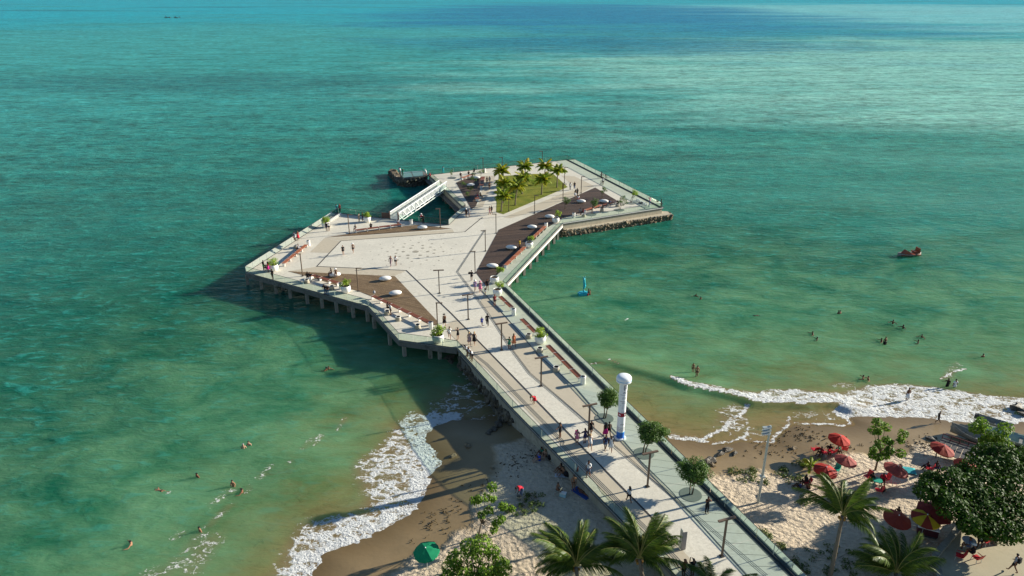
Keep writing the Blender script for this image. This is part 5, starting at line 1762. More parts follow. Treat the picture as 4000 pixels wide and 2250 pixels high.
# drift weed along the tide line and rocks on the sand
m = MB()
for line, n, w in (([(-8.65, 47.14), (-6.65, 48.72), (-5.74, 49.92), (-3.34, 53.11), (-1.45, 55.17), (1.37, 58.51)], 70, 1.4), ([(23.8, 59.5), (25.97, 60.17), (28.08, 61.69), (30.11, 62.82), (32.26, 60.17)], 80, 1.8), ([(28.36, 62.9), (30.35, 62.48), (33.33, 60.03), (40.55, 60.63), (43.32, 61.44)], 90, 1.2), ([(39.67, 60.03), (41.97, 60.03), (43.15, 59.06)], 40, 1.0), ([(-0.47, 56.38), (1.38, 57.85), (2.93, 59.37)], 60, 0.8)):
    for _ in range(n):
        f = rc.random() * (len(line) - 1)
        i = int(f)
        p = lerp(line[i], line[i + 1], f - i)
        px, py = p[0] + rc.gauss(0, w * 0.6), p[1] + rc.gauss(0, w * 0.6)
        z = sandz(px, py) + 0.02
        for _ in range(rc.randint(1, 3)):
            a, s = rc.random() * 6.28, rc.uniform(0.03, 0.10)
            qx, qy = px + rc.gauss(0, 0.12), py + rc.gauss(0, 0.12)
            m.lathe([(s, 0), (s * 0.7, 0.05), (s * 0.2, 0.07)], 5, (qx, qy, z), 1.0, rc.uniform(0.4, 0.9), cap=True)
tag(m.build('drift_seaweed', 'seaweed'), 'dark drift seaweed scattered along the tide lines', 'seaweed', kind='stuff')

def rock_thing(xy, s, lab, mesh=STONES, z=None, grp='rocks on the sand'):
    o = link('beach_rock', rc.choice(mesh), None, (xy[0], xy[1], (sandz(*xy) if z is None else z) + s * 0.08))
    o.scale = (s * 1.5, s, s * 0.7)
    o.rotation_euler = (0, 0, rc.random() * 6)
    tag(o, lab, 'rock', grp)
rock_thing((18.78, 57.82), 1.2, 'largest brown rock by the pool on the right beach', STONES_WET)
rock_thing((19.08, 57.19), 0.6, 'brown rock at the near side of the largest pool rock')
rock_thing((21.2, 59.91), 0.8, 'flat wet rock in the foam above the pool', STONES_WET)
rock_thing((21.79, 59.25), 0.6, 'small wet rock right of the pool', STONES_WET)
rock_thing((20.36, 59.12), 0.7, 'wet rock between the pool and the foam', STONES_WET)
rock_thing((27.86, 60.15), 0.6, 'pale stone left of the red chair')
rock_thing((42.15, 61.37), 0.9, 'dark boulder on the wet sand near the parasol by the lean-to', STONES_WET)
rock_thing((-5.83, 58.93), 0.6, 'small stone on the smooth wet sand of the left beach')
rock_thing((-4.41, 60.52), 0.7, 'stone near the shadow edge on the left wet sand')
rock_thing((-1.81, 56.48), 0.4, 'small stone just below the column shadow')
for i, (xy) in enumerate([(54.98, 67.84), (54.96, 67.19), (54.7, 66.35)]):
    rock_thing(xy, 1.1 - 0.2 * i, ['largest dark rock in the white foam at the right edge', 'middle dark rock in the foam at the right edge', 'lowest dark rock in the foam at the right edge'][i], STONES_WET, 0.15)
# rocks tumbled along the stem wall
for k, xy in enumerate([(-0.68, 66.57), (-1.01, 65.63), (-1.34, 64.87), (-1.57, 63.97), (-1.81, 63.53), (-2.21, 63.1), (-2.44, 62.66), (-0.43, 67.2), (-0.94, 66.41), (1.29, 62.24), (-7.87, 79.46), (-7.49, 78.43)]):
    rock_thing(xy, (0.9, 1.0, 0.8, 0.9, 0.7, 0.6, 0.5, 1.0, 0.8, 0.5, 1.0, 0.8)[k], 'wet rock at the shaded foot of the walkway wall, ' + ORD[k] + ' going ' + ('seawards' if k > 9 else 'down the beach'), STONES_WET, 0.05 if k > 9 else None, 'rocks along the walkway wall')

# promenade and its low kerb in the lower right corner
pk = [(32.6, 43.62), (36.96, 47.37), (38.2, 48.4)]
prom = pk + [(60, 52), (60, 20), (24, 20)] + [(pk[0][0] - 2.2, pk[0][1] - 6)]
o = MB().prism(prom, 1.2, 1.76).build('promenade', 'promenade_concrete')
o['kind'] = 'structure'
kb = thing('low_wall', 'low dark wall edging the promenade in the lower right', 'wall')
pts = [(pk[0][0] - 2.2, pk[0][1] - 6)] + pk
for a, b in zip(pts[:-1], pts[1:]):
    MB().bar((*a, 1.75), (*b, 1.75), 0.45, 0.5).build('wall_section', 'wall_concrete', kb)

# ------------------------------------------------------------------ people
J0 = dict(pelvis=(0, 0, .93), spine=(0, 0, 1.10), chest=(0, 0, 1.30), neck=(0, .01, 1.46), headb=(0, .02, 1.53), headm=(0, .03, 1.61), headt=(0, .02, 1.69),
          shL=(-.17, 0, 1.38), elL=(-.23, -.03, 1.12), wrL=(-.22, .06, .88), haL=(-.21, .09, .80), hipL=(-.09, 0, .90), knL=(-.10, .02, .50), anL=(-.10, -.02, .08), toL=(-.11, .15, .03))
for k in list(J0):
    if k.endswith('L'):
        J0[k[:-1] + 'R'] = (-J0[k][0], J0[k][1], J0[k][2])
RAD = dict(pelvis=.135, spine=.115, chest=.135, neck=.055, headb=.062, headm=.105, headt=.07, sh=.062, el=.046, wr=.034, ha=.032, hip=.095, kn=.062, an=.043, to=.036)
BONES = [('pelvis', 'spine', 'torso'), ('spine', 'chest', 'torso'), ('chest', 'neck', 'neck'), ('neck', 'headb', 'neck'), ('headb', 'headm', 'head'), ('headm', 'headt', 'head')]
for s in 'LR':
    BONES += [('chest', 'sh' + s, 'torso'), ('sh' + s, 'el' + s, 'uarm'), ('el' + s, 'wr' + s, 'farm'), ('wr' + s, 'ha' + s, 'hand'), ('pelvis', 'hip' + s, 'hips'), ('hip' + s, 'kn' + s, 'thigh'), ('kn' + s, 'an' + s, 'shin'), ('an' + s, 'to' + s, 'foot')]

UP = ('spine', 'chest', 'neck', 'headb', 'headm', 'headt', 'shL', 'shR', 'elL', 'elR', 'wrL', 'wrR', 'haL', 'haR')
def shift(j, names, d):
    for n in names:
        j[n] = tuple(a + b for a, b in zip(j[n], d))
def pose(name):
    j = dict(J0)
    if name == 'walk':
        j.update(knL=(-.09, .14, .52), anL=(-.09, .27, .12), toL=(-.10, .43, .09), knR=(.09, .0, .49), anR=(.09, -.28, .13), toR=(.10, -.14, .03), elL=(-.24, -.12, 1.13), wrL=(-.22, -.10, .88), haL=(-.22, -.07, .80), elR=(.24, .06, 1.12), wrR=(.21, .22, .94), haR=(.20, .29, .90))
    elif name == 'stroll':
        j.update(knL=(-.09, .03, .49), anL=(-.09, -.2, .11), toL=(-.1, -.06, .03), knR=(.09, .1, .51), anR=(.09, .18, .09), toR=(.1, .34, .05), elL=(-.25, .04, 1.12), wrL=(-.2, .22, .97), haL=(-.17, .28, .95))
    elif name == 'photo':
        j.update(elL=(-.25, .14, 1.27), wrL=(-.10, .30, 1.46), haL=(-.06, .34, 1.52), elR=(.25, .14, 1.27), wrR=(.10, .30, 1.46), haR=(.06, .34, 1.52))
    elif name == 'arm':
        j.update(elL=(-.42, .05, 1.30), wrL=(-.62, .12, 1.26), haL=(-.70, .14, 1.26))
    elif name == 'lean':
        for n, p in dict(pelvis=(0, -.12, .92), spine=(0, -.07, 1.08), chest=(0, .06, 1.26), neck=(0, .15, 1.40), headb=(0, .20, 1.46), headm=(0, .24, 1.53), headt=(0, .26, 1.61)).items():
            j[n] = p
        for s, q in (('L', -1), ('R', 1)):
            j.update({'sh' + s: (q * .17, .09, 1.34), 'el' + s: (q * .25, .26, 1.14), 'wr' + s: (q * .12, .42, 1.12), 'ha' + s: (q * .05, .45, 1.12), 'hip' + s: (q * .09, -.11, .89), 'kn' + s: (q * .1, -.06, .5)})
    elif name == 'bend':
        for n, p in dict(pelvis=(0, -.15, .90), spine=(0, .0, 1.02), chest=(0, .20, 1.08), neck=(0, .36, 1.10), headb=(0, .43, 1.10), headm=(0, .51, 1.09), headt=(0, .58, 1.06)).items():
            j[n] = p
        for s, q in (('L', -1), ('R', 1)):
            j.update({'sh' + s: (q * .17, .26, 1.10), 'el' + s: (q * .22, .34, .84), 'wr' + s: (q * .14, .42, .62), 'ha' + s: (q * .12, .45, .55), 'hip' + s: (q * .09, -.14, .87), 'kn' + s: (q * .11, -.03, .48)})
    elif name in ('sit', 'sitg'):
        dz = -.40 if name == 'sit' else -.79
        j['pelvis'] = (0, 0, .93 + dz)
        shift(j, UP, (0, .03, dz))
        for n in ('headb', 'headm', 'headt'):
            shift(j, (n,), (0, .03, -.01))
        for s, q in (('L', -1), ('R', 1)):
            z = .93 + dz
            if name == 'sit':
                j.update({'hip' + s: (q * .10, .02, z - .03), 'kn' + s: (q * .13, .44, .52), 'an' + s: (q * .12, .46, .09), 'to' + s: (q * .13, .62, .04), 'el' + s: (q * .25, .08, .74), 'wr' + s: (q * .16, .30, .64), 'ha' + s: (q * .13, .37, .62)})
            else:
                j.update({'hip' + s: (q * .10, .03, z - .02), 'kn' + s: (q * .14, .36, .40), 'an' + s: (q * .12, .62, .07), 'to' + s: (q * .13, .76, .05), 'el' + s: (q * .26, .10, .38), 'wr' + s: (q * .13, .36, .44), 'ha' + s: (q * .06, .42, .43)})
    elif name in ('lie', 'swim'):
        if name == 'swim':
            for s, q in (('L', -1), ('R', 1)):
                j.update({'el' + s: (q * .3, .0, 1.58), 'wr' + s: (q * .22, .05, 1.80), 'ha' + s: (q * .20, .06, 1.88)})
        sg = 1 if name == 'lie' else -1
        j = {k: (v[0], v[2] - .9, .13 + sg * v[1]) for k, v in j.items()}
    elif name == 'float':
        for s, q in (('L', -1), ('R', 1)):
            j.update({'el' + s: (q * .42, .12, 1.26), 'wr' + s: (q * .52, .32, 1.30), 'ha' + s: (q * .54, .40, 1.30)})
    return j

BODY = {}
def body(name):
    """one continuous skinned surface for a pose, with the bone each vertex belongs to"""
    if name in BODY:
        return BODY[name]
    j = pose(name)
    names = list(j)
    idx = {n: i for i, n in enumerate(names)}
    me = bpy.data.meshes.new('skeleton')
    me.from_pydata([j[n] for n in names], [(idx[a], idx[b]) for a, b, _ in BONES], [])
    ob = bpy.data.objects.new('skeleton', me)
    COL.objects.link(ob)
    ob.modifiers.new('skin', 'SKIN')
    layer = me.skin_vertices[0]
    for n, i in idx.items():
        r = RAD[n] if n in RAD else RAD[n[:-1]]
        layer.data[i].radius = (r, r * (0.78 if n in ('pelvis', 'spine', 'chest') else 1.0))
        layer.data[i].use_root = n == 'pelvis'
    sub = ob.modifiers.new('sub', 'SUBSURF')
    sub.levels = sub.render_levels = 1
    bpy.context.view_layer.update()
    ev = ob.evaluated_get(bpy.context.evaluated_depsgraph_get())
    bmesh_ = bpy.data.meshes.new_from_object(ev)
    bpy.data.objects.remove(ob)
    vs = [v_.co.copy() for v_ in bmesh_.vertices]
    ns = [v_.normal.copy() for v_ in bmesh_.vertices]
    fs = [tuple(p.vertices) for p in bmesh_.polygons]
    lab = []
    seg = [(Vector(j[a]), Vector(j[b]), k) for a, b, k in BONES]
    for p in vs:
        best = None
        for a, b, k in seg:
            d = b - a
            f = max(0.0, min(1.0, (p - a).dot(d) / d.length_squared))
            q = (p - a - d * f).length
            if best is None or q < best[0]:
                best = (q, k, f)
        lab.append(best[1:])
    m = MB()
    m.add(vs, fs)
    # nose, eyes and fingers
    hm, ht, hb = Vector(j['headm']), Vector(j['headt']), Vector(j['headb'])
    upv = (ht - hb).normalized()
    fw = Vector((0, 1, 0)) if abs(upv.y) < 0.8 else Vector((0, 0, 1 if name == 'lie' else -1))
    fw = (fw - upv * fw.dot(upv)).normalized()
    rt = fw.cross(upv)
    c = hm + fw * 0.085
    m.add([c + upv * .03, c - upv * .02 + rt * .014, c - upv * .02 - rt * .014, c + fw * .03 - upv * .015], [(0, 1, 3), (1, 2, 3), (2, 0, 3)])
    for s, q in (('L', -1), ('R', 1)):
        w, h = Vector(j['wr' + s]), Vector(j['ha' + s])
        d = (h - w).normalized()
        sd = d.cross(Vector((0.2, 0.3, 1))).normalized()
        for k in range(5):
            if k < 4:
                o = h + sd * (k - 1.5) * .018
                ln = (.055, .07, .075, .06)[k]
                m.tube([o - d * .02, o + d * ln * .55, o + d * ln * .9 - Vector((0, 0, .012))], [.009, .008, .006], 4)
            else:
                o = h - d * .02 + sd * .034
                m.tube([o - sd * .015, o + sd * .018 + d * .02, o + sd * .02 + d * .045], [.010, .009, .007], 4)
    m.cur = 1
    for q in (-1, 1):
        e = hm + fw * .098 + rt * q * .034 + upv * .012
        m.add([e - rt * .012, e + upv * .007, e + rt * .012, e - upv * .007], [(0, 1, 2, 3)])
    me2 = m.mesh('body', ['rope', 'black_plastic'], True)
    BODY[name] = (me2, vs, ns, fs, lab, j, fw, upv)
    return BODY[name]

GARM = {}
def garment(name, kind):
    key = (name, kind)
    if key in GARM:
        return GARM[key]
    me, vs, ns, fs, lab, j, fw, upv = body(name)
    def keep(i):
        k, f = lab[i]
        if kind == 'tshirt':
            return k == 'torso' or k == 'hips' or (k == 'uarm' and f < .72) or (k == 'neck' and f < .12)
        if kind == 'tank':
            return k == 'torso' or k == 'hips'
        if kind == 'trunks':
            return k == 'hips' or (k == 'thigh' and f < .18) or (k == 'torso' and vs[i].z < j['pelvis'][2] + .02 and name not in ('lie', 'swim'))
        if kind == 'shorts':
            return k == 'hips' or (k == 'thigh' and f < .68)
        if kind == 'pants':
            return k in ('hips', 'thigh') or (k == 'shin' and f < .92)
        if kind == 'hair':
            d = vs[i] - Vector(j['headm'])
            return k == 'head' and (d.dot(upv) > .035 or d.dot(fw) < -.01)
        return False
    off = dict(tshirt=.022, tank=.016, trunks=.014, shorts=.026, pants=.020, hair=.02)
    if kind in off:
        use = [f for f in fs if sum(keep(i) for i in f) >= len(f) - 1]
        ids = sorted({i for f in use for i in f})
        mp = {i: k for k, i in enumerate(ids)}
        m = MB()
        m.add([vs[i] + ns[i] * off[kind] for i in ids], [tuple(mp[i] for i in f) for f in use])
    elif kind == 'longhair':
        m = MB()
        hm = Vector(j['headm'])
        m.tube([hm + upv * .09 - fw * .01, hm + upv * .03 - fw * .05, hm - upv * .10 - fw * .085, hm - upv * .26 - fw * .10, hm - upv * .36 - fw * .10], [.06, .108, .095, .085, .03], 9)
    elif kind == 'skirt':
        m = MB()
        p = Vector(j['pelvis'])
        m.lathe([(.155, .10), (.185, 0), (.23, -.2), (.28, -.42), (.27, -.42), (.15, .09)], 16, p, 1.0, .85, cap=False)
    elif kind == 'cap':
        m = MB()
        hm = Vector(j['headm'])
        m.lathe([(.122, .02), (.118, .07), (.08, .115), (.02, .125)], 14, hm)
        m.lathe([(.19, .02), (.19, .028)], 14, hm + fw * .03)
    elif kind == 'pack':
        m = MB()
        c = Vector(j['chest']) - Vector((0, .2, .05))
        m.box(c, (.3, .18, .42), 0, .85)
    GARM[key] = m.mesh(kind, ['rope'], kind not in ('pack',))
    return GARM[key]

COLS = dict(skin=(.29, .15, .09), tan=(.17, .08, .046), dark=(.075, .036, .022), fair=(.42, .25, .17), black=(.012, .012, .015), white=(.70, .70, .70), grey=(.28, .28, .30), navy=(.02, .03, .10), blue=(.03, .07, .42), red=(.52, .02, .04),
            magenta=(.45, .02, .18), pink=(.62, .18, .30), lilac=(.42, .30, .50), green=(.02, .16, .10), lime=(.05, .45, .10), teal=(.03, .30, .33), orange=(.70, .22, .10), beige=(.45, .36, .26), yellow=(.50, .32, .03), brown=(.16, .08, .045), floral=(.34, .24, .26), denim=(.10, .14, .24), turq=(.03, .38, .42), maroon=(.20, .02, .03), blond=(.42, .28, .10))
for k, c in COLS.items():
    flat('p_' + k, c, 0.75, 0.2, var=0.15, scale=14)

NP = [0]
def person(xy, label, pz='stand', face=0.0, skin='tan', top=None, bot='shorts:black', hair='hair:black', z=None, s=1.0, extra=(), group=None):
    """face: heading in degrees, 0 looks away from the camera"""
    x, y = xy
    if z is None:
        z = DECK + 0.03
    elif z == 'sand':
        z = sandz(x, y)
    root = thing('person', label, 'person', (x, y, z), R(face), group)
    s *= 0.97 + 0.06 * rnd.random()
    root.scale = (s, s, s)
    o = link('body', body(pz)[0], root)
    for i, mt in enumerate((skin, 'black')):
        o.material_slots[i].link = 'OBJECT'
        o.material_slots[i].material = MATS['p_' + mt]
    for g in (top, bot, hair, *extra):
        if not g:
            continue
        k, c = g.split(':')
        o = link({'tshirt': 'shirt', 'tank': 'top', 'longhair': 'hair', 'pack': 'backpack'}.get(k, k), garment(pz, k), root)
        o.material_slots[0].link = 'OBJECT'
        o.material_slots[0].material = MATS['p_' + c]
    return root

T, K = 'tshirt:', 'tank:'
PG = 'people on the platform'
def P_(xy, label, *a, **k):
    k.setdefault('group', PG)
    return person(xy, label, *a, **k)
# left and upper part of the platform
P_((-33.78, 134.52), 'person in a teal shirt at the upper left railing corner', 'lean', 20, 'tan', T + 'teal', 'shorts:grey')
P_((-33.18, 134.59), 'person in a red top and black trousers at the upper left railing corner', 'stand', 10, 'dark', K + 'red', 'pants:black', 'longhair:brown')
P_((-28.31, 128.61), 'person in beige beside the planter near the footbridge', 'stand', 60, 'skin', T + 'beige', 'shorts:beige')
P_((-27.74, 128.92), 'person in dark clothes beside the planter near the footbridge', 'stand', -60, 'tan', T + 'black', 'shorts:navy')
P_((-33, 122.97), 'person in black in front of the upper left planter', 'stand', 160, 'dark', T + 'black', 'shorts:navy')
P_((-32.63, 123.14), 'person in a pale top standing right of the one in black at the corner planter', 'stand', 200, 'skin', K + 'white', 'shorts:black')
P_((-37.11, 117.64), 'person in a grey shirt at the left glass edge', 'lean', 55, 'tan', T + 'grey', 'shorts:white')
P_((-36.67, 117.85), 'person in a short red dress at the left glass edge', 'stand', 30, 'skin', K + 'red', 'skirt:red', 'longhair:brown')
P_((-35.09, 112.41), 'person in dark clothes sitting on the slanting left bench', 'sit', 60, 'tan', T + 'grey', 'shorts:black')
P_((-38.02, 103.47), 'person in black with bright green shorts at the left tip', 'stand', -40, 'dark', T + 'black', 'shorts:lime')
P_((-37.64, 103.22), 'child in dark clothes between the adults at the left tip', 'stand', 20, 'dark', T + 'brown', 'shorts:black', s=.72)
P_((-37.11, 102.8), 'person in a magenta skirt beside the left tip planter', 'stand', 70, 'dark', K + 'maroon', 'skirt:magenta', 'longhair:black')
P_((-35.52, 99.79), 'person in black leaning on the front glass near the left tip', 'stand', 150, 'dark', T + 'black', 'shorts:black')
P_((-27.36, 110.49), 'person in a black shirt walking on the left of the plaza', 'walk', 190, 'fair', T + 'black', 'shorts:black')
P_((-25.95, 111.49), 'shirtless person in black shorts walking on the plaza', 'walk', 170, 'skin', None, 'shorts:black', 'cap:white')
P_((-18.83, 105.27), 'person in patterned clothes walking left of the one with a bag on the plaza', 'walk', 160, 'skin', K + 'floral', 'pants:floral', 'longhair:brown')
P_((-18.13, 105.71), 'person in a white shirt and black shorts with a shoulder bag on the plaza', 'stand', 190, 'skin', T + 'white', 'shorts:black', extra=('pack:black',))
P_((-27.83, 122.97), 'person in a patterned top sitting at the left end of the upper bench', 'sit', 160, 'tan', T + 'beige', 'shorts:grey')
P_((-25.26, 123.94), 'person in black sitting in the middle of the upper bench', 'sit', 20, 'dark', T + 'black', 'shorts:black')
P_((-20.77, 126.3), 'person in red and white sitting at the right end of the upper bench', 'sit', 190, 'tan', T + 'white', 'shorts:maroon')
P_((-16.76, 128.42), 'person in a white shirt and cap with a red backpack at the inlet railing', 'lean', 10, 'tan', T + 'white', 'shorts:black', 'cap:white', extra=('pack:red',))
P_((-16.24, 127.26), 'person dressed all in black at the inlet railing', 'photo', 20, 'dark', T + 'black', 'pants:black')
P_((-8.62, 131.41), 'person in a black top near the inlet corner', 'stand', 150, 'skin', T + 'black', 'shorts:black', 'cap:white')
P_((-8.1, 131.41), 'person in pale grey near the inlet corner', 'stand', 200, 'skin', T + 'grey', 'shorts:grey', 'hair:blond')
P_((-4.26, 132.93), 'person in pink shorts walking in front of the lawn', 'walk', 120, 'skin', None, 'shorts:pink')
P_((-3.91, 133.63), 'person in black walking in front of the lawn', 'walk', 120, 'tan', T + 'black', 'shorts:black')
P_((-5.52, 156.37), 'person in a black top on the path right of the garden deck', 'walk', 160, 'tan', K + 'black', 'shorts:black', 'longhair:black')
P_((-4.94, 156.94), 'person in a striped shirt on the path right of the garden deck', 'stroll', 170, 'skin', T + 'grey', 'shorts:beige')
P_((-4.86, 151.82), 'shirtless person in black shorts nearest on the garden path', 'walk', 180, 'tan', None, 'shorts:black', 'hair:black')
P_((-7.06, 144.04), 'person in a bright red top sitting at the near garden bench', 'sit', 100, 'dark', T + 'red', 'shorts:white')
P_((-6.57, 145.01), 'person in black sitting right of the red top at the garden bench', 'sit', 250, 'dark', T + 'black', 'shorts:brown')
P_((-11.74, 162.37), 'person in dark clothes and white cap sitting at the far garden bench', 'sit', 200, 'tan', T + 'black', 'shorts:grey', 'cap:white')
P_((-9.98, 163.99), 'person in black sitting in the middle of the far garden bench', 'sit', 190, 'skin', T + 'black', 'shorts:black')
P_((-8.83, 166.47), 'person in black sitting beyond the far garden bench', 'sit', 20, 'dark', T + 'black', 'pants:black', 'longhair:black')
P_((-16.07, 166.47), 'person in turquoise at the far railing', 'photo', 0, 'skin', T + 'turq', 'pants:turq')
P_((-25.98, 165.5), 'person in a white shirt at the lookout corner', 'lean', 40, 'tan', T + 'white', 'shorts:grey')
P_((-25.17, 164.06), 'person in dark green on the glass lookout', 'photo', -30, 'tan', T + 'green', 'pants:green', 'longhair:black')
P_((-19.81, 164.06), 'person in white with a cap at the lookout entrance', 'lean', 70, 'skin', T + 'white', 'shorts:white', 'cap:white')
P_((-18.57, 161.48), 'child in red leaning on the inlet railing', 'lean', 80, 'dark', T + 'red', 'shorts:maroon', s=.85)
# far arm
P_((12.49, 151.5), 'person in a white shirt walking right of the lawn', 'walk', 170, 'tan', T + 'white', 'pants:grey')
P_((13.43, 151.99), 'person in a black shirt and pale trousers right of the lawn', 'walk', 180, 'skin', T + 'black', 'pants:denim')
P_((13.07, 145.53), 'person in a white skirt at the dark deck edge', 'stroll', 20, 'skin', K + 'black', 'skirt:white', 'longhair:black')
P_((13.56, 146.5), 'person all in black at the dark deck edge', 'stroll', 10, 'dark', T + 'black', 'pants:black')
P_((10.85, 150.67), 'person in a reddish brown shirt at the right corner of the lawn', 'stand', 100, 'dark', T + 'maroon', 'shorts:maroon')
P_((13.39, 141.97), 'person in white sitting on a pebble seat of the far deck', 'sit', 200, 'skin', T + 'white', 'shorts:pink', 'longhair:brown', z=DECK + .25)
P_((20.34, 161.64), 'person in black standing with a bicycle at the right balustrade', 'stand', 60, 'dark', T + 'black', 'shorts:black')
P_((19.99, 155.72), 'person in a white shirt standing with a bicycle', 'stand', 190, 'tan', T + 'white', 'shorts:black')
P_((19.41, 139.26), 'person in a blue shirt sitting on the dark red far bench', 'sit', 170, 'tan', T + 'denim', 'shorts:black')
P_((21.06, 139.09), 'person in dark clothes sitting by the multi stemmed tree', 'sit', 120, 'dark', T + 'black', 'shorts:black')
P_((17.7, 135.97), 'person in black sitting on a stool of the far deck', 'sit', 110, 'dark', K + 'black', 'shorts:brown', z=DECK + .10)
P_((13.05, 133.46), 'person in a pale top sitting at the end of the far orange bench', 'sit', 160, 'tan', T + 'grey', 'shorts:white')
P_((13.62, 132.97), 'person with dark hair sitting by the far stool', 'sit', 100, 'dark', T + 'maroon', 'shorts:black')
P_((27.48, 139.8), 'person in pink by the block row near the right tip', 'photo', 60, 'skin', T + 'pink', 'pants:denim')
P_((29.37, 138.03), 'person in black at the very tip of the right balustrade', 'stand', 250, 'dark', T + 'black', 'pants:black')
P_((26.21, 141.06), 'person in black lying beside the block row', 'lie', 100, 'tan', T + 'black', 'pants:black')
P_((1.27, 113.55), 'person in yellow standing by the dark deck pebble', 'photo', 60, 'tan', T + 'yellow', 'pants:brown')
P_((-5.97, 99.27), 'person in black carrying a bag at the near corner of the dark deck', 'stroll', 10, 'tan', T + 'black', 'shorts:black')
# neck of the pier
P_((-5.26, 95.4), 'person in lilac with a hat by the right planters', 'stroll', 190, 'fair', T + 'lilac', 'shorts:lilac', 'cap:white')
P_((-4.51, 94.99), 'person in a pink dress by the right planters', 'stroll', 170, 'fair', K + 'pink', 'skirt:pink', 'cap:pink')
P_((-3.53, 95.69), 'person in a black shirt by the right planters', 'walk', 190, 'tan', T + 'black', 'shorts:black')
P_((-3.76, 94.23), 'toddler in black and white in front of the right planters', 'walk', 170, 'skin', T + 'black', 'shorts:white', 'hair:blond', s=.62)
P_((-2.36, 90.08), 'person in a floral top with a white bag by the short bench', 'stand', 210, 'skin', T + 'maroon', 'shorts:black', 'longhair:brown', extra=('pack:white',))
P_((-3.85, 83.8), 'child in a blue shirt walking down the walkway', 'walk', 0, 'tan', T + 'blue', 'shorts:blue', s=.75)
P_((-3.15, 83.8), 'person in black walking beside the child in blue', 'walk', 0, 'dark', T + 'black', 'pants:black')
P_((-8.64, 83.8), 'person in a black dress with a brown bag by the timber tip', 'walk', 20, 'fair', K + 'black', 'skirt:black', 'cap:black', extra=('pack:brown',))
P_((-7.69, 80.09), 'person in a white shirt walking beside the deck tip planter', 'walk', 10, 'skin', T + 'white', 'shorts:grey')
P_((-6.64, 79.83), 'person in black with an arm up beside the deck tip planter', 'photo', 30, 'fair', K + 'black', 'shorts:black')
P_((-5.17, 78.43), 'person in a floral dress on the long joint line', 'walk', 190, 'fair', K + 'floral', 'skirt:floral', 'longhair:blond')
P_((-4.56, 78.54), 'person in a short black dress on the long joint line', 'walk', 170, 'fair', K + 'black', 'skirt:black', 'longhair:blond')
P_((-0.32, 77.26), 'person in a green shirt with an arm raised on the walkway', 'arm', 10, 'tan', T + 'green', 'shorts:green')
P_((0.23, 78.01), 'person in an orange dress on the walkway', 'walk', 200, 'tan', K + 'orange', 'skirt:orange', 'longhair:brown')
P_((-5.28, 75.36), 'person in white and navy at the left glass, farthest of three', 'lean', 120, 'tan', T + 'white', 'shorts:navy')
P_((-4.91, 74.81), 'person in pale pink at the left glass, middle of three', 'lean', 110, 'skin', T + 'white', 'shorts:black', 'longhair:brown')
P_((-4.67, 74.32), 'person in white and black at the left glass, nearest of three', 'lean', 130, 'tan', T + 'white', 'shorts:black')
P_((-16.05, 87.19), 'person in a white shirt beside the long terrace bench', 'stand', 120, 'tan', T + 'white', 'shorts:black')
P_((-16.67, 88.38), 'person in black sitting on a stool of the bench terrace', 'sit', 250, 'dark', T + 'black', 'pants:black', z=DECK + .1)
P_((-26.36, 93.99), 'person in black leaning over the front glass, left of the pair', 'lean', 170, 'tan', T + 'black', 'pants:denim')
P_((-25.91, 93.74), 'person in black leaning over the front glass, right of the pair', 'lean', 190, 'tan', T + 'black', 'pants:denim')
P_((-30.31, 99.72), 'person in dark clothes sitting at the left end of the front bench', 'sit', 200, 'dark', T + 'black', 'shorts:denim', 'longhair:black')
P_((-29.85, 99.56), 'person in white sitting second on the front bench', 'sit', 190, 'skin', T + 'black', 'pants:white')
P_((-26.31, 100.63), 'person with a cap sitting on the pebble of the brown deck', 'sit', 190, 'skin', None, 'shorts:black', 'cap:white', z=DECK + .2)
P_((-26.99, 100.84), 'person with brown skin sitting left on the pebble of the brown deck', 'sit', 120, 'dark', None, 'trunks:black', z=DECK + .2)
# near walkway
P_((2.25, 64.99), 'child in a long red dress on the long joint line', 'bend', 130, 'tan', K + 'red', 'skirt:red', 'longhair:brown', s=.85)
P_((4.63, 58.79), 'person in a loose black shirt left of the walkers by the column', 'arm', 60, 'tan', T + 'black', 'shorts:black')
P_((6.15, 57.71), 'person in pink with a bag among the walkers by the column', 'stand', 190, 'fair', T + 'pink', 'shorts:pink', extra=('pack:magenta',))
P_((6.92, 57.87), 'person in a navy shirt with an arm out among the walkers', 'arm', 30, 'tan', T + 'navy', 'shorts:navy')
P_((7.64, 59.24), 'person in a long black shirt by the lamp post near the column', 'stroll', 200, 'tan', T + 'black', 'shorts:black')
P_((7.3, 56.91), 'person in a white and pink outfit in front of the walkers', 'walk', 190, 'fair', K + 'white', 'shorts:white', 'longhair:blond')
P_((8.97, 58.86), 'person in a magenta skirt left of the column', 'walk', 20, 'tan', K + 'black', 'skirt:magenta', 'longhair:black')
P_((9.35, 59.02), 'shirtless person in dark shorts left of the column', 'walk', 10, 'dark', None, 'shorts:black')
P_((8.73, 56.8), 'person in navy walking in front of the column', 'stroll', 190, 'tan', T + 'navy', 'shorts:denim')
P_((9.23, 56.69), 'person in a white dress walking in front of the column', 'walk', 170, 'tan', K + 'white', 'skirt:white')
P_((6.75, 52.77), 'person in a white top and blue shorts with long black hair', 'stroll', 150, 'tan', T + 'white', 'shorts:denim', 'longhair:black')
P_((9.83, 49.34), 'person in a white top and black shorts in the tree shadow', 'walk', 20, 'tan', T + 'white', 'shorts:black', 'longhair:black')
P_((16.04, 48.01), 'person in black leggings walking on the pale slabs', 'photo', 190, 'tan', K + 'black', 'pants:black')
P_((12.57, 40.93), 'person with brown hair at the bottom edge of the walkway', 'stand', 30, 'tan', T + 'brown', 'shorts:black', 'longhair:brown')
P_((13.23, 41.03), 'person in dark grey taking a photo at the bottom edge', 'photo', 20, 'tan', T + 'black', 'shorts:black')

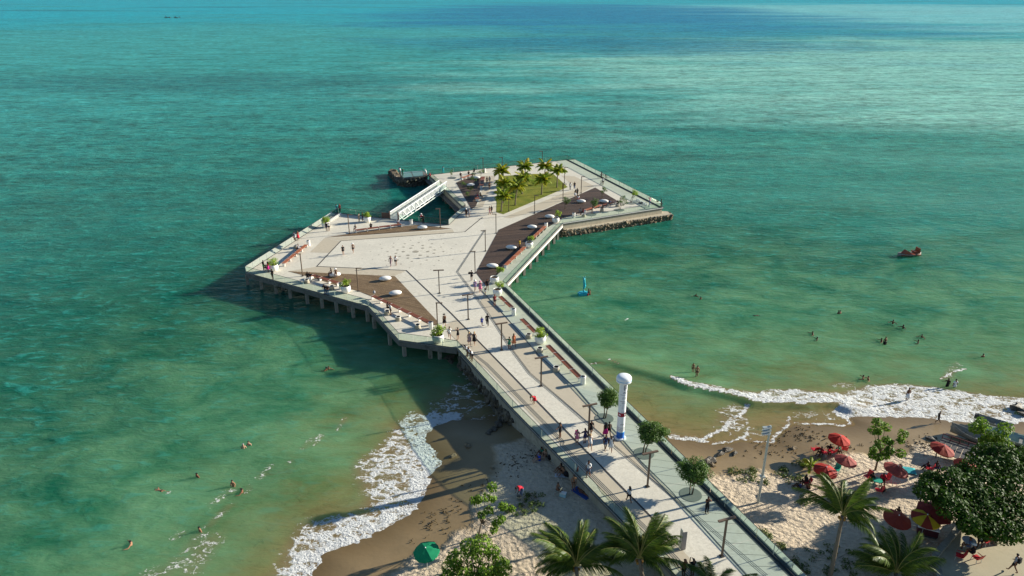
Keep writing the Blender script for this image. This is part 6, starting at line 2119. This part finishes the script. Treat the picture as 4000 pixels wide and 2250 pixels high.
# left beach
BG = 'people on the left beach'
def B_(xy, lab, *a, **k):
    k.setdefault('z', 'sand')
    k.setdefault('group', BG)
    return person(xy, lab, *a, **k)
B_((2.92, 58.24), 'person in olive sitting against the shaded wall', 'sitg', 120, 'tan', T + 'green', 'shorts:beige')
B_((3.18, 57.83), 'blond person sitting in the shade of the walkway wall', 'sitg', 150, 'fair', None, 'trunks:beige', 'longhair:blond')
B_((2.62, 57.24), 'person in a blue shirt sitting in the shade of the wall', 'sitg', 110, 'fair', T + 'blue', 'shorts:blue', 'hair:grey')
B_((4.57, 55.37), 'person with dark hair sitting behind the tanned sunbather', 'sitg', 110, 'tan', None, 'trunks:black', 'longhair:black')
B_((4.75, 54.9), 'tanned sunbather sitting in the middle of the wall shade', 'sitg', 120, 'skin', None, 'trunks:black')
B_((5.47, 52.5), 'tanned person standing by the wall with a closed parasol', 'stand', 190, 'skin', None, 'trunks:black')
B_((3.99, 52.18), 'person sitting in a beach chair beside the pale cooler', 'sit', 240, 'skin', None, 'trunks:black', z=sandz(*(3.99, 52.18)) - .12)
B_((6.34, 51.97), 'person lying on a patterned towel beside the wall', 'lie', 40, 'tan', None, 'trunks:black', z=sandz(*(6.34, 51.97)) + .03)
B_((0.79, 52), 'person in a red shirt bending over a bucket', 'bend', 120, 'dark', T + 'red', 'pants:denim')
# sea on the left
SG = 'bathers in the sea'
def W_(xy, lab, pz='float', face=0, depth=1.22, skin='tan', top=None, bot='trunks:black', hair='hair:black', **k):
    person(xy, lab, pz, face, skin, top, bot, hair, z=-depth, group=SG, **k)
W_((-22.22, 76.34), 'left one of two bathers in the shadow edge near the pier', face=60)
W_((-21.99, 76.48), 'right one of two bathers in the shadow edge near the pier', face=200, skin='skin')
W_((-26.66, 60.3), 'grey haired bather of the pair in the green water', 'stand', 200, 1.1, 'fair', hair='hair:grey')
W_((-26.29, 60.79), 'dark haired bather of the pair in the green water', 'stand', 180, 1.1, 'fair')
W_((-29.45, 55.8), 'lone bather left of the small breaking waves', 'stand', 150, 1.2)
W_((-25.64, 54.47), 'bather standing high among the small breaking waves', 'stand', 170, .95, 'skin')
W_((-24.52, 53.61), 'swimmer splashing beside the small breaking waves', 'float', 90, 1.3)
W_((-31.94, 53.82), 'swimmer with a splash in the deeper green water', 'swim', 70, .16, 'skin')
W_((-26.27, 48.44), 'bather near the lower left breaker', 'stand', 140, 1.15, 'skin')
W_((-31.26, 46.79), 'bather farthest left near the bottom edge', 'float', 100, 1.2, 'skin')
# sea on the right
W_((27.34, 98.82), 'bather with a raised arm, left of the pair below the pedal boat', 'float', 150)
W_((27.72, 97.64), 'bather in the pair below the pedal boat on the right', 'stand', 200, 1.2)
W_((33.93, 91.9), 'swimmer stretched flat on the water in the middle right', 'swim', -80, .14, 'dark', None, 'pants:black')
W_((21.58, 75.91), 'wading child behind the taller wader near the breaker', 'stand', 160, .12, 'skin', s=.8)
W_((21.73, 74.69), 'tall wader in black trunks beyond the breaker', 'stroll', 170, .15, 'skin')
W_((39.71, 85.95), 'bather left of the right hand group, upper one', 'float', 90)
W_((39.73, 84.44), 'bather left of the right hand group, lower one', 'float', 70, skin='dark')
W_((45.92, 92.64), 'left bather of the far pair close together', 'stand', 20, 1.15)
W_((46.14, 92.64), 'right bather of the far pair close together', 'stand', 30, 1.15, 'skin')
W_((51.98, 89.39), 'bather raising an arm below the pedal boat', 'float', 150, 1.1)
W_((52.63, 87.88), 'bather right of the one raising an arm', 'float', 120, 1.15, 'dark')
W_((47.91, 84.04), 'left bather of the tight trio', 'float', 90, 1.2)
W_((47.89, 83.11), 'front bather of the tight trio', 'stand', 190, 1.0, 'dark', T + 'black')
W_((48.48, 84.16), 'back bather of the tight trio', 'stand', 190, 1.1, 'skin')
W_((53.78, 85.23), 'upper bather of the splashing pair at the right', 'float', 130)
W_((52.4, 83.51), 'lower bather of the splashing pair at the right', 'float', 70, skin='dark')
W_((58.41, 79.64), 'lone bather at the far right', 'stand', 180, 1.15, 'skin')
W_((41.08, 74.13), 'left bather of the pair at the breaker edge', 'float', 60, 1.15)
W_((41.59, 73.96), 'right bather of the pair at the breaker edge', 'float', 100, 1.1, 'skin')
W_((50.02, 72.5), 'wader in a black shirt holding hands at the white foam', 'arm', 0, .6, 'dark', T + 'black', 'pants:black')
W_((50.79, 72.34), 'wader in white holding hands at the white foam', 'stand', 0, .6, 'tan', T + 'white', 'shorts:white')
W_((43.87, 69.46), 'wader in a white skirt standing in the foam', 'stand', 10, .1, 'tan', None, 'skirt:white')
W_((11.49, 100.01), 'bather hanging on the right side of the statue block', 'stand', 100, .9, 'dark')
W_((11.66, 99.42), 'second bather at the right side of the statue block', 'stand', 80, .8, 'tan')
W_((11.33, 99.13), 'lowest bather at the right side of the statue block', 'stand', 60, 1.0, 'dark', T + 'maroon')
# right beach
RG = 'people on the right beach'
def R_(xy, lab, *a, **k):
    k.setdefault('z', 'sand')
    k.setdefault('group', RG)
    return person(xy, lab, *a, **k)
R_((44.7, 64.8), 'child in dark clothes walking at the foam line', 'walk', 240, 'dark', T + 'black', 'shorts:black', s=.85)
R_((30.15, 58.93), 'person lying back under the orange red parasol', 'sitg', 120, 'dark', T + 'maroon', 'shorts:black')
R_((31.07, 59.31), 'person sitting in the middle under the orange red parasol', 'sitg', 160, 'dark', T + 'black', 'shorts:red')
R_((31.67, 59.03), 'person in green under the orange red parasol', 'sitg', 200, 'tan', T + 'green', 'shorts:grey')
R_((26.64, 53.78), 'person in a dark red chair left of the beach palm', 'sit', 100, 'dark', T + 'black', 'shorts:maroon', z=sandz(*(26.64, 53.78)) - .12)
R_((25.89, 53.13), 'person in navy sitting left of the beach palm', 'sitg', 60, 'dark', T + 'navy', 'shorts:black')
R_((26.62, 53.06), 'person with bare back sitting left of the beach palm', 'sitg', 0, 'tan', None, 'trunks:black')
R_((32.61, 53.81), 'person in black sitting by the tall red chair', 'sit', 120, 'dark', T + 'black', 'shorts:black', z=sandz(*(32.61, 53.81)) - .12)
R_((33.53, 53.81), 'person with a black bag in a red chair beside the pink parasol', 'sit', 160, 'dark', T + 'red', 'shorts:red', z=sandz(*(33.53, 53.81)) - .12)
R_((38.85, 55.96), 'person in black lying in the shade of the dark red parasol', 'sitg', 90, 'dark', T + 'black', 'pants:black')
R_((39.63, 56.13), 'second person sitting in the shade by the lean-to', 'sitg', 200, 'dark', T + 'black', 'pants:navy')
R_((32.32, 48.72), 'person crouching on a chair above the lower right parasols', 'sit', 130, 'dark', None, 'shorts:black')
R_((35.68, 44.39), 'person in pale blue at the promenade table', 'sit', 60, 'tan', T + 'denim', 'shorts:denim', z=1.66)
R_((35.51, 43.63), 'person with a white cap sitting at the promenade table', 'sit', 20, 'tan', T + 'black', 'shorts:black', 'cap:white', z=1.66)
R_((36.88, 45.02), 'person in black and white sitting behind the promenade table', 'sit', 150, 'dark', T + 'white', 'shorts:black', z=1.66)
R_((37.59, 42.03), 'person with a dark cloth over the shoulders walking on the promenade', 'walk', 30, 'tan', T + 'grey', 'shorts:black', 'hair:black', z=1.78, extra=('pack:black',))

# ------------------------------------------------------------------ beach and pier odds and ends
flat('chair_red', (0.55, 0.02, 0.03), 0.45, 0.4)
flat('chair_green', (0.02, 0.30, 0.20), 0.45, 0.4)
flat('cooler_blue', (0.35, 0.55, 0.62), 0.4, 0.4)
def chair(xy, rz, label, mat='chair_red', z=None):
    x, y = xy
    root = thing('beach_chair', label, 'chair', (x, y, sandz(x, y) if z is None else z), rz, 'beach chairs')
    m = MB()
    m.box((0, 0, 0.38), (0.5, 0.48, 0.05))
    m.build('seat', mat, root)
    m = MB()
    m.add([(-.25, -.24, .38), (.25, -.24, .38), (.24, -.42, .88), (-.24, -.42, .88), (-.25, -.28, .38), (.25, -.28, .38), (.24, -.46, .88), (-.24, -.46, .88)], [(0, 1, 2, 3), (7, 6, 5, 4), (0, 4, 5, 1), (1, 5, 6, 2), (2, 6, 7, 3), (3, 7, 4, 0)])
    m.build('backrest', mat, root)
    for sx_ in (-1, 1):
        for sy_ in (-.2, .2):
            MB().bar((sx_ * .22, sy_, .36), (sx_ * .26, sy_ * 1.25, 0), 0.035).build('leg', 'galvanised', root)
        MB().box((sx_ * .27, 0, .58), (.05, .46, .03)).build('armrest', mat, root)
chair((29.55, 59.31), 0.3, 'bright red chair standing alone left of the orange red parasol')
chair((32.42, 59.12), -0.4, 'red chair at the right side of the orange red parasol')
chair((30.31, 58.66), 0.9, 'left red chair under the orange red parasol')
chair((31.06, 58.75), 0.4, 'middle red chair under the orange red parasol')
chair((30.2, 55.7), 2.4, 'green chair between the two red parasols', 'chair_green')
chair((32.42, 54.39), 2.0, 'tall pinkish red chair near the almond sapling')
chair((33.78, 53.89), 1.8, 'red chair beneath the pink parasol')
chair((32.42, 52.3), 1.2, 'bright red chair in front of the green table')
chair((26.58, 53.62), 1.6, 'dark red chair left of the beach palm')
chair((38.68, 55.64), 1.0, 'red chair in the shade of the dark red parasol')
chair((34.32, 43.41), 1.0, 'left red chair on the promenade', z=1.76)
chair((35.52, 43.19), 0.3, 'right red chair on the promenade', z=1.76)
chair((37.27, 45.02), 2.0, 'red chair behind the promenade table', z=1.76)
chair((3.98, 52.02), R(60), 'low folding chair under the sunbather by the cooler', 'rope')
def table(xy, label, mat, z=None, r=0.42):
    x, y = xy
    root = thing('beach_table', label, 'table', (x, y, sandz(x, y) if z is None else z), 0.3, 'beach tables')
    MB().lathe([(r, .66), (r, .70)], 18).build('top', mat, root)
    for k in range(4):
        a = k * 1.5708
        MB().bar((r * .6 * math.cos(a), r * .6 * math.sin(a), .66), (r * .8 * math.cos(a), r * .8 * math.sin(a), 0), .04).build('leg', mat, root)
table((32.77, 53.33), 'green round table beside the red chairs', 'chair_green')
table((35.75, 44.7), 'pale blue table on the promenade', 'cloth_pale', 1.76, .5)
x, y = (33.65, 46.6)
cb = thing('cool_box', 'large white cool box in front of the striped parasol', 'cool box', (x, y, sandz(x, y) + .25), R(-25))
MB().box((0, 0, .3), (1.5, .65, .6)).build('box', 'boat_red', cb)
MB().box((0, 0, .64), (1.56, .7, .09)).build('lid', 'white_steel', cb)
MB().box((0, 0, -.1), (1.4, .6, .2)).build('base', 'boat_dark', cb)
x, y = (4.48, 51.76)
c2 = thing('cool_box', 'pale blue cool box beside the beach chair by the wall', 'cool box', (x, y, sandz(x, y)), R(-20))
MB().box((0, 0, .17), (.55, .36, .34), 0, 1.05).build('box', 'cooler_blue', c2)
MB().box((0, 0, .365), (.58, .39, .05)).build('lid', 'white_steel', c2)
x, y = (0.61, 51.65)
bk = thing('bucket', 'round white bucket in front of the person in red', 'bucket', (x, y, sandz(x, y)))
MB().lathe([(.17, 0), (.23, .32), (.24, .34), (.21, .34), (.16, .05)], 16).build('pail', 'boat_white', bk)
MB().tube([(-.22, 0, .33), (-.12, .05, .5), (.12, .05, .5), (.22, 0, .33)], .012, 5).build('handle', 'dark_metal', bk)
def towel(xy, label, mat, rz, w=1.0, l=1.8):
    x, y = xy
    nx_, ny_ = 8, 12
    vs, fs = [], []
    for i in range(ny_ + 1):
        for k in range(nx_ + 1):
            px, py = (k / nx_ - .5) * w, (i / ny_ - .5) * l
            wx, wy = x + px * math.cos(rz) - py * math.sin(rz), y + px * math.sin(rz) + py * math.cos(rz)
            vs.append((wx, wy, sandz(wx, wy) + .05 + .03 * mnoise.noise((wx * 3, wy * 3, 0))))
    for i in range(ny_):
        for k in range(nx_):
            a = i * (nx_ + 1) + k
            fs.append((a, a + 1, a + nx_ + 2, a + nx_ + 1))
    o = MB().add(vs, fs).build('beach_towel', mat, None, True)
    md = o.modifiers.new('thickness', 'SOLIDIFY')
    md.thickness = .02
    tag(o, label, 'towel', 'beach towels')
towel((6.25, 52.13), 'blue patterned towel under the person lying by the wall', 'cloth_blue', R(40), 1.1, 1.9)
towel((36.41, 56), 'turquoise cloth spread behind the pink parasol', 'cloth_turquoise', R(70), 1.1, 2.4)
towel((4.52, 54.67), 'pale towel beside the tanned sunbather', 'cloth_pale', R(80), .6, 1.2)
def bag(xy, label, mat='p_black', z=None, s=.4):
    x, y = xy
    b = thing('bag', label, 'bag', (x, y, sandz(x, y) if z is None else z), rnd.random() * 3)
    MB().ell((0, 0, s * .45), (s * .6, s * .4, s * .5), 12, 7).build('sack', mat, b, True)
    MB().tube([(-s * .3, 0, s * .85), (-s * .15, 0, s * 1.15), (s * .15, 0, s * 1.15), (s * .3, 0, s * .85)], .015, 5).build('strap', mat, b)
bag((3.59, 57.37), 'black bag beside the group in the wall shade', s=.55)
bag((5.04, 54.5), 'dark bag behind the tanned sunbather', s=.6)
bag((36.39, 56.26), 'black bag lying on the turquoise cloth', s=.45)
bag((-6.37, 100.67), 'black bag carried at the near corner of the dark deck', z=DECK + .55, s=.35)
bag((-19.3, 93.35), 'grey backpack lying on the far end of the longest bench', 'p_grey', DECK + .5, .45)
bag((32.98, 52.53), 'black bag beside the bright red chair', s=.55)
# folded parasol beside the wall
x, y = (5.77, 53.6)
fp = thing('folded_parasol', 'closed dark red parasol leaning on the walkway wall', 'parasol', (x, y, sandz(x, y)))
MB().tube([(0, 0, 0), (.15, .1, 1.9)], .02, 6).build('pole', 'galvanised', fp)
MB().tube([(.05, .03, .6), (.09, .06, 1.1), (.14, .09, 1.75)], [.16, .12, .03], 9).build('canopy', 'cloth_brown_red', fp, True)

# bicycles
def bicycle(xy, rz, label):
    x, y = xy
    b = thing('bicycle', label, 'bicycle', (x, y, DECK + .03), rz, 'bicycles on the far arm')
    for wx in (-.52, .52):
        m = MB()
        n = 20
        ring = [(wx + .33 * math.cos(2 * math.pi * k / n), 0, .34 + .33 * math.sin(2 * math.pi * k / n)) for k in range(n + 1)]
        m.tube(ring, .022, 5)
        w = m.build('wheel', 'black_plastic', b)
        m = MB()
        for k in range(8):
            a = math.pi * k / 8
            m.bar((wx - .32 * math.cos(a), 0, .34 - .32 * math.sin(a)), (wx + .32 * math.cos(a), 0, .34 + .32 * math.sin(a)), .006)
        m.build('spokes', 'galvanised', w)
    m = MB()
    for p, q in (((-.52, 0, .34), (-.05, 0, .32)), ((-.05, 0, .32), (-.2, 0, .85)), ((-.2, 0, .82), (.36, 0, .85)), ((-.05, 0, .32), (.36, 0, .82)), ((-.52, 0, .34), (-.2, 0, .80)), ((.52, 0, .34), (.34, 0, 1.0))):
        m.tube([p, q], .022, 5)
    m.build('frame', 'dark_metal', b)
    MB().tube([(.36, -.28, 1.02), (.34, 0, 1.0), (.36, .28, 1.02)], .015, 5).build('handlebar', 'dark_metal', b)
    MB().box((-.22, 0, .9), (.26, .14, .06), 0, .8).build('saddle', 'black_plastic', b)
bicycle((20.32, 162.01), 0.1, 'dark bicycle beside the person in black at the balustrade')
bicycle((19.53, 155.5), 1.2, 'dark bicycle held by the person in the white shirt')
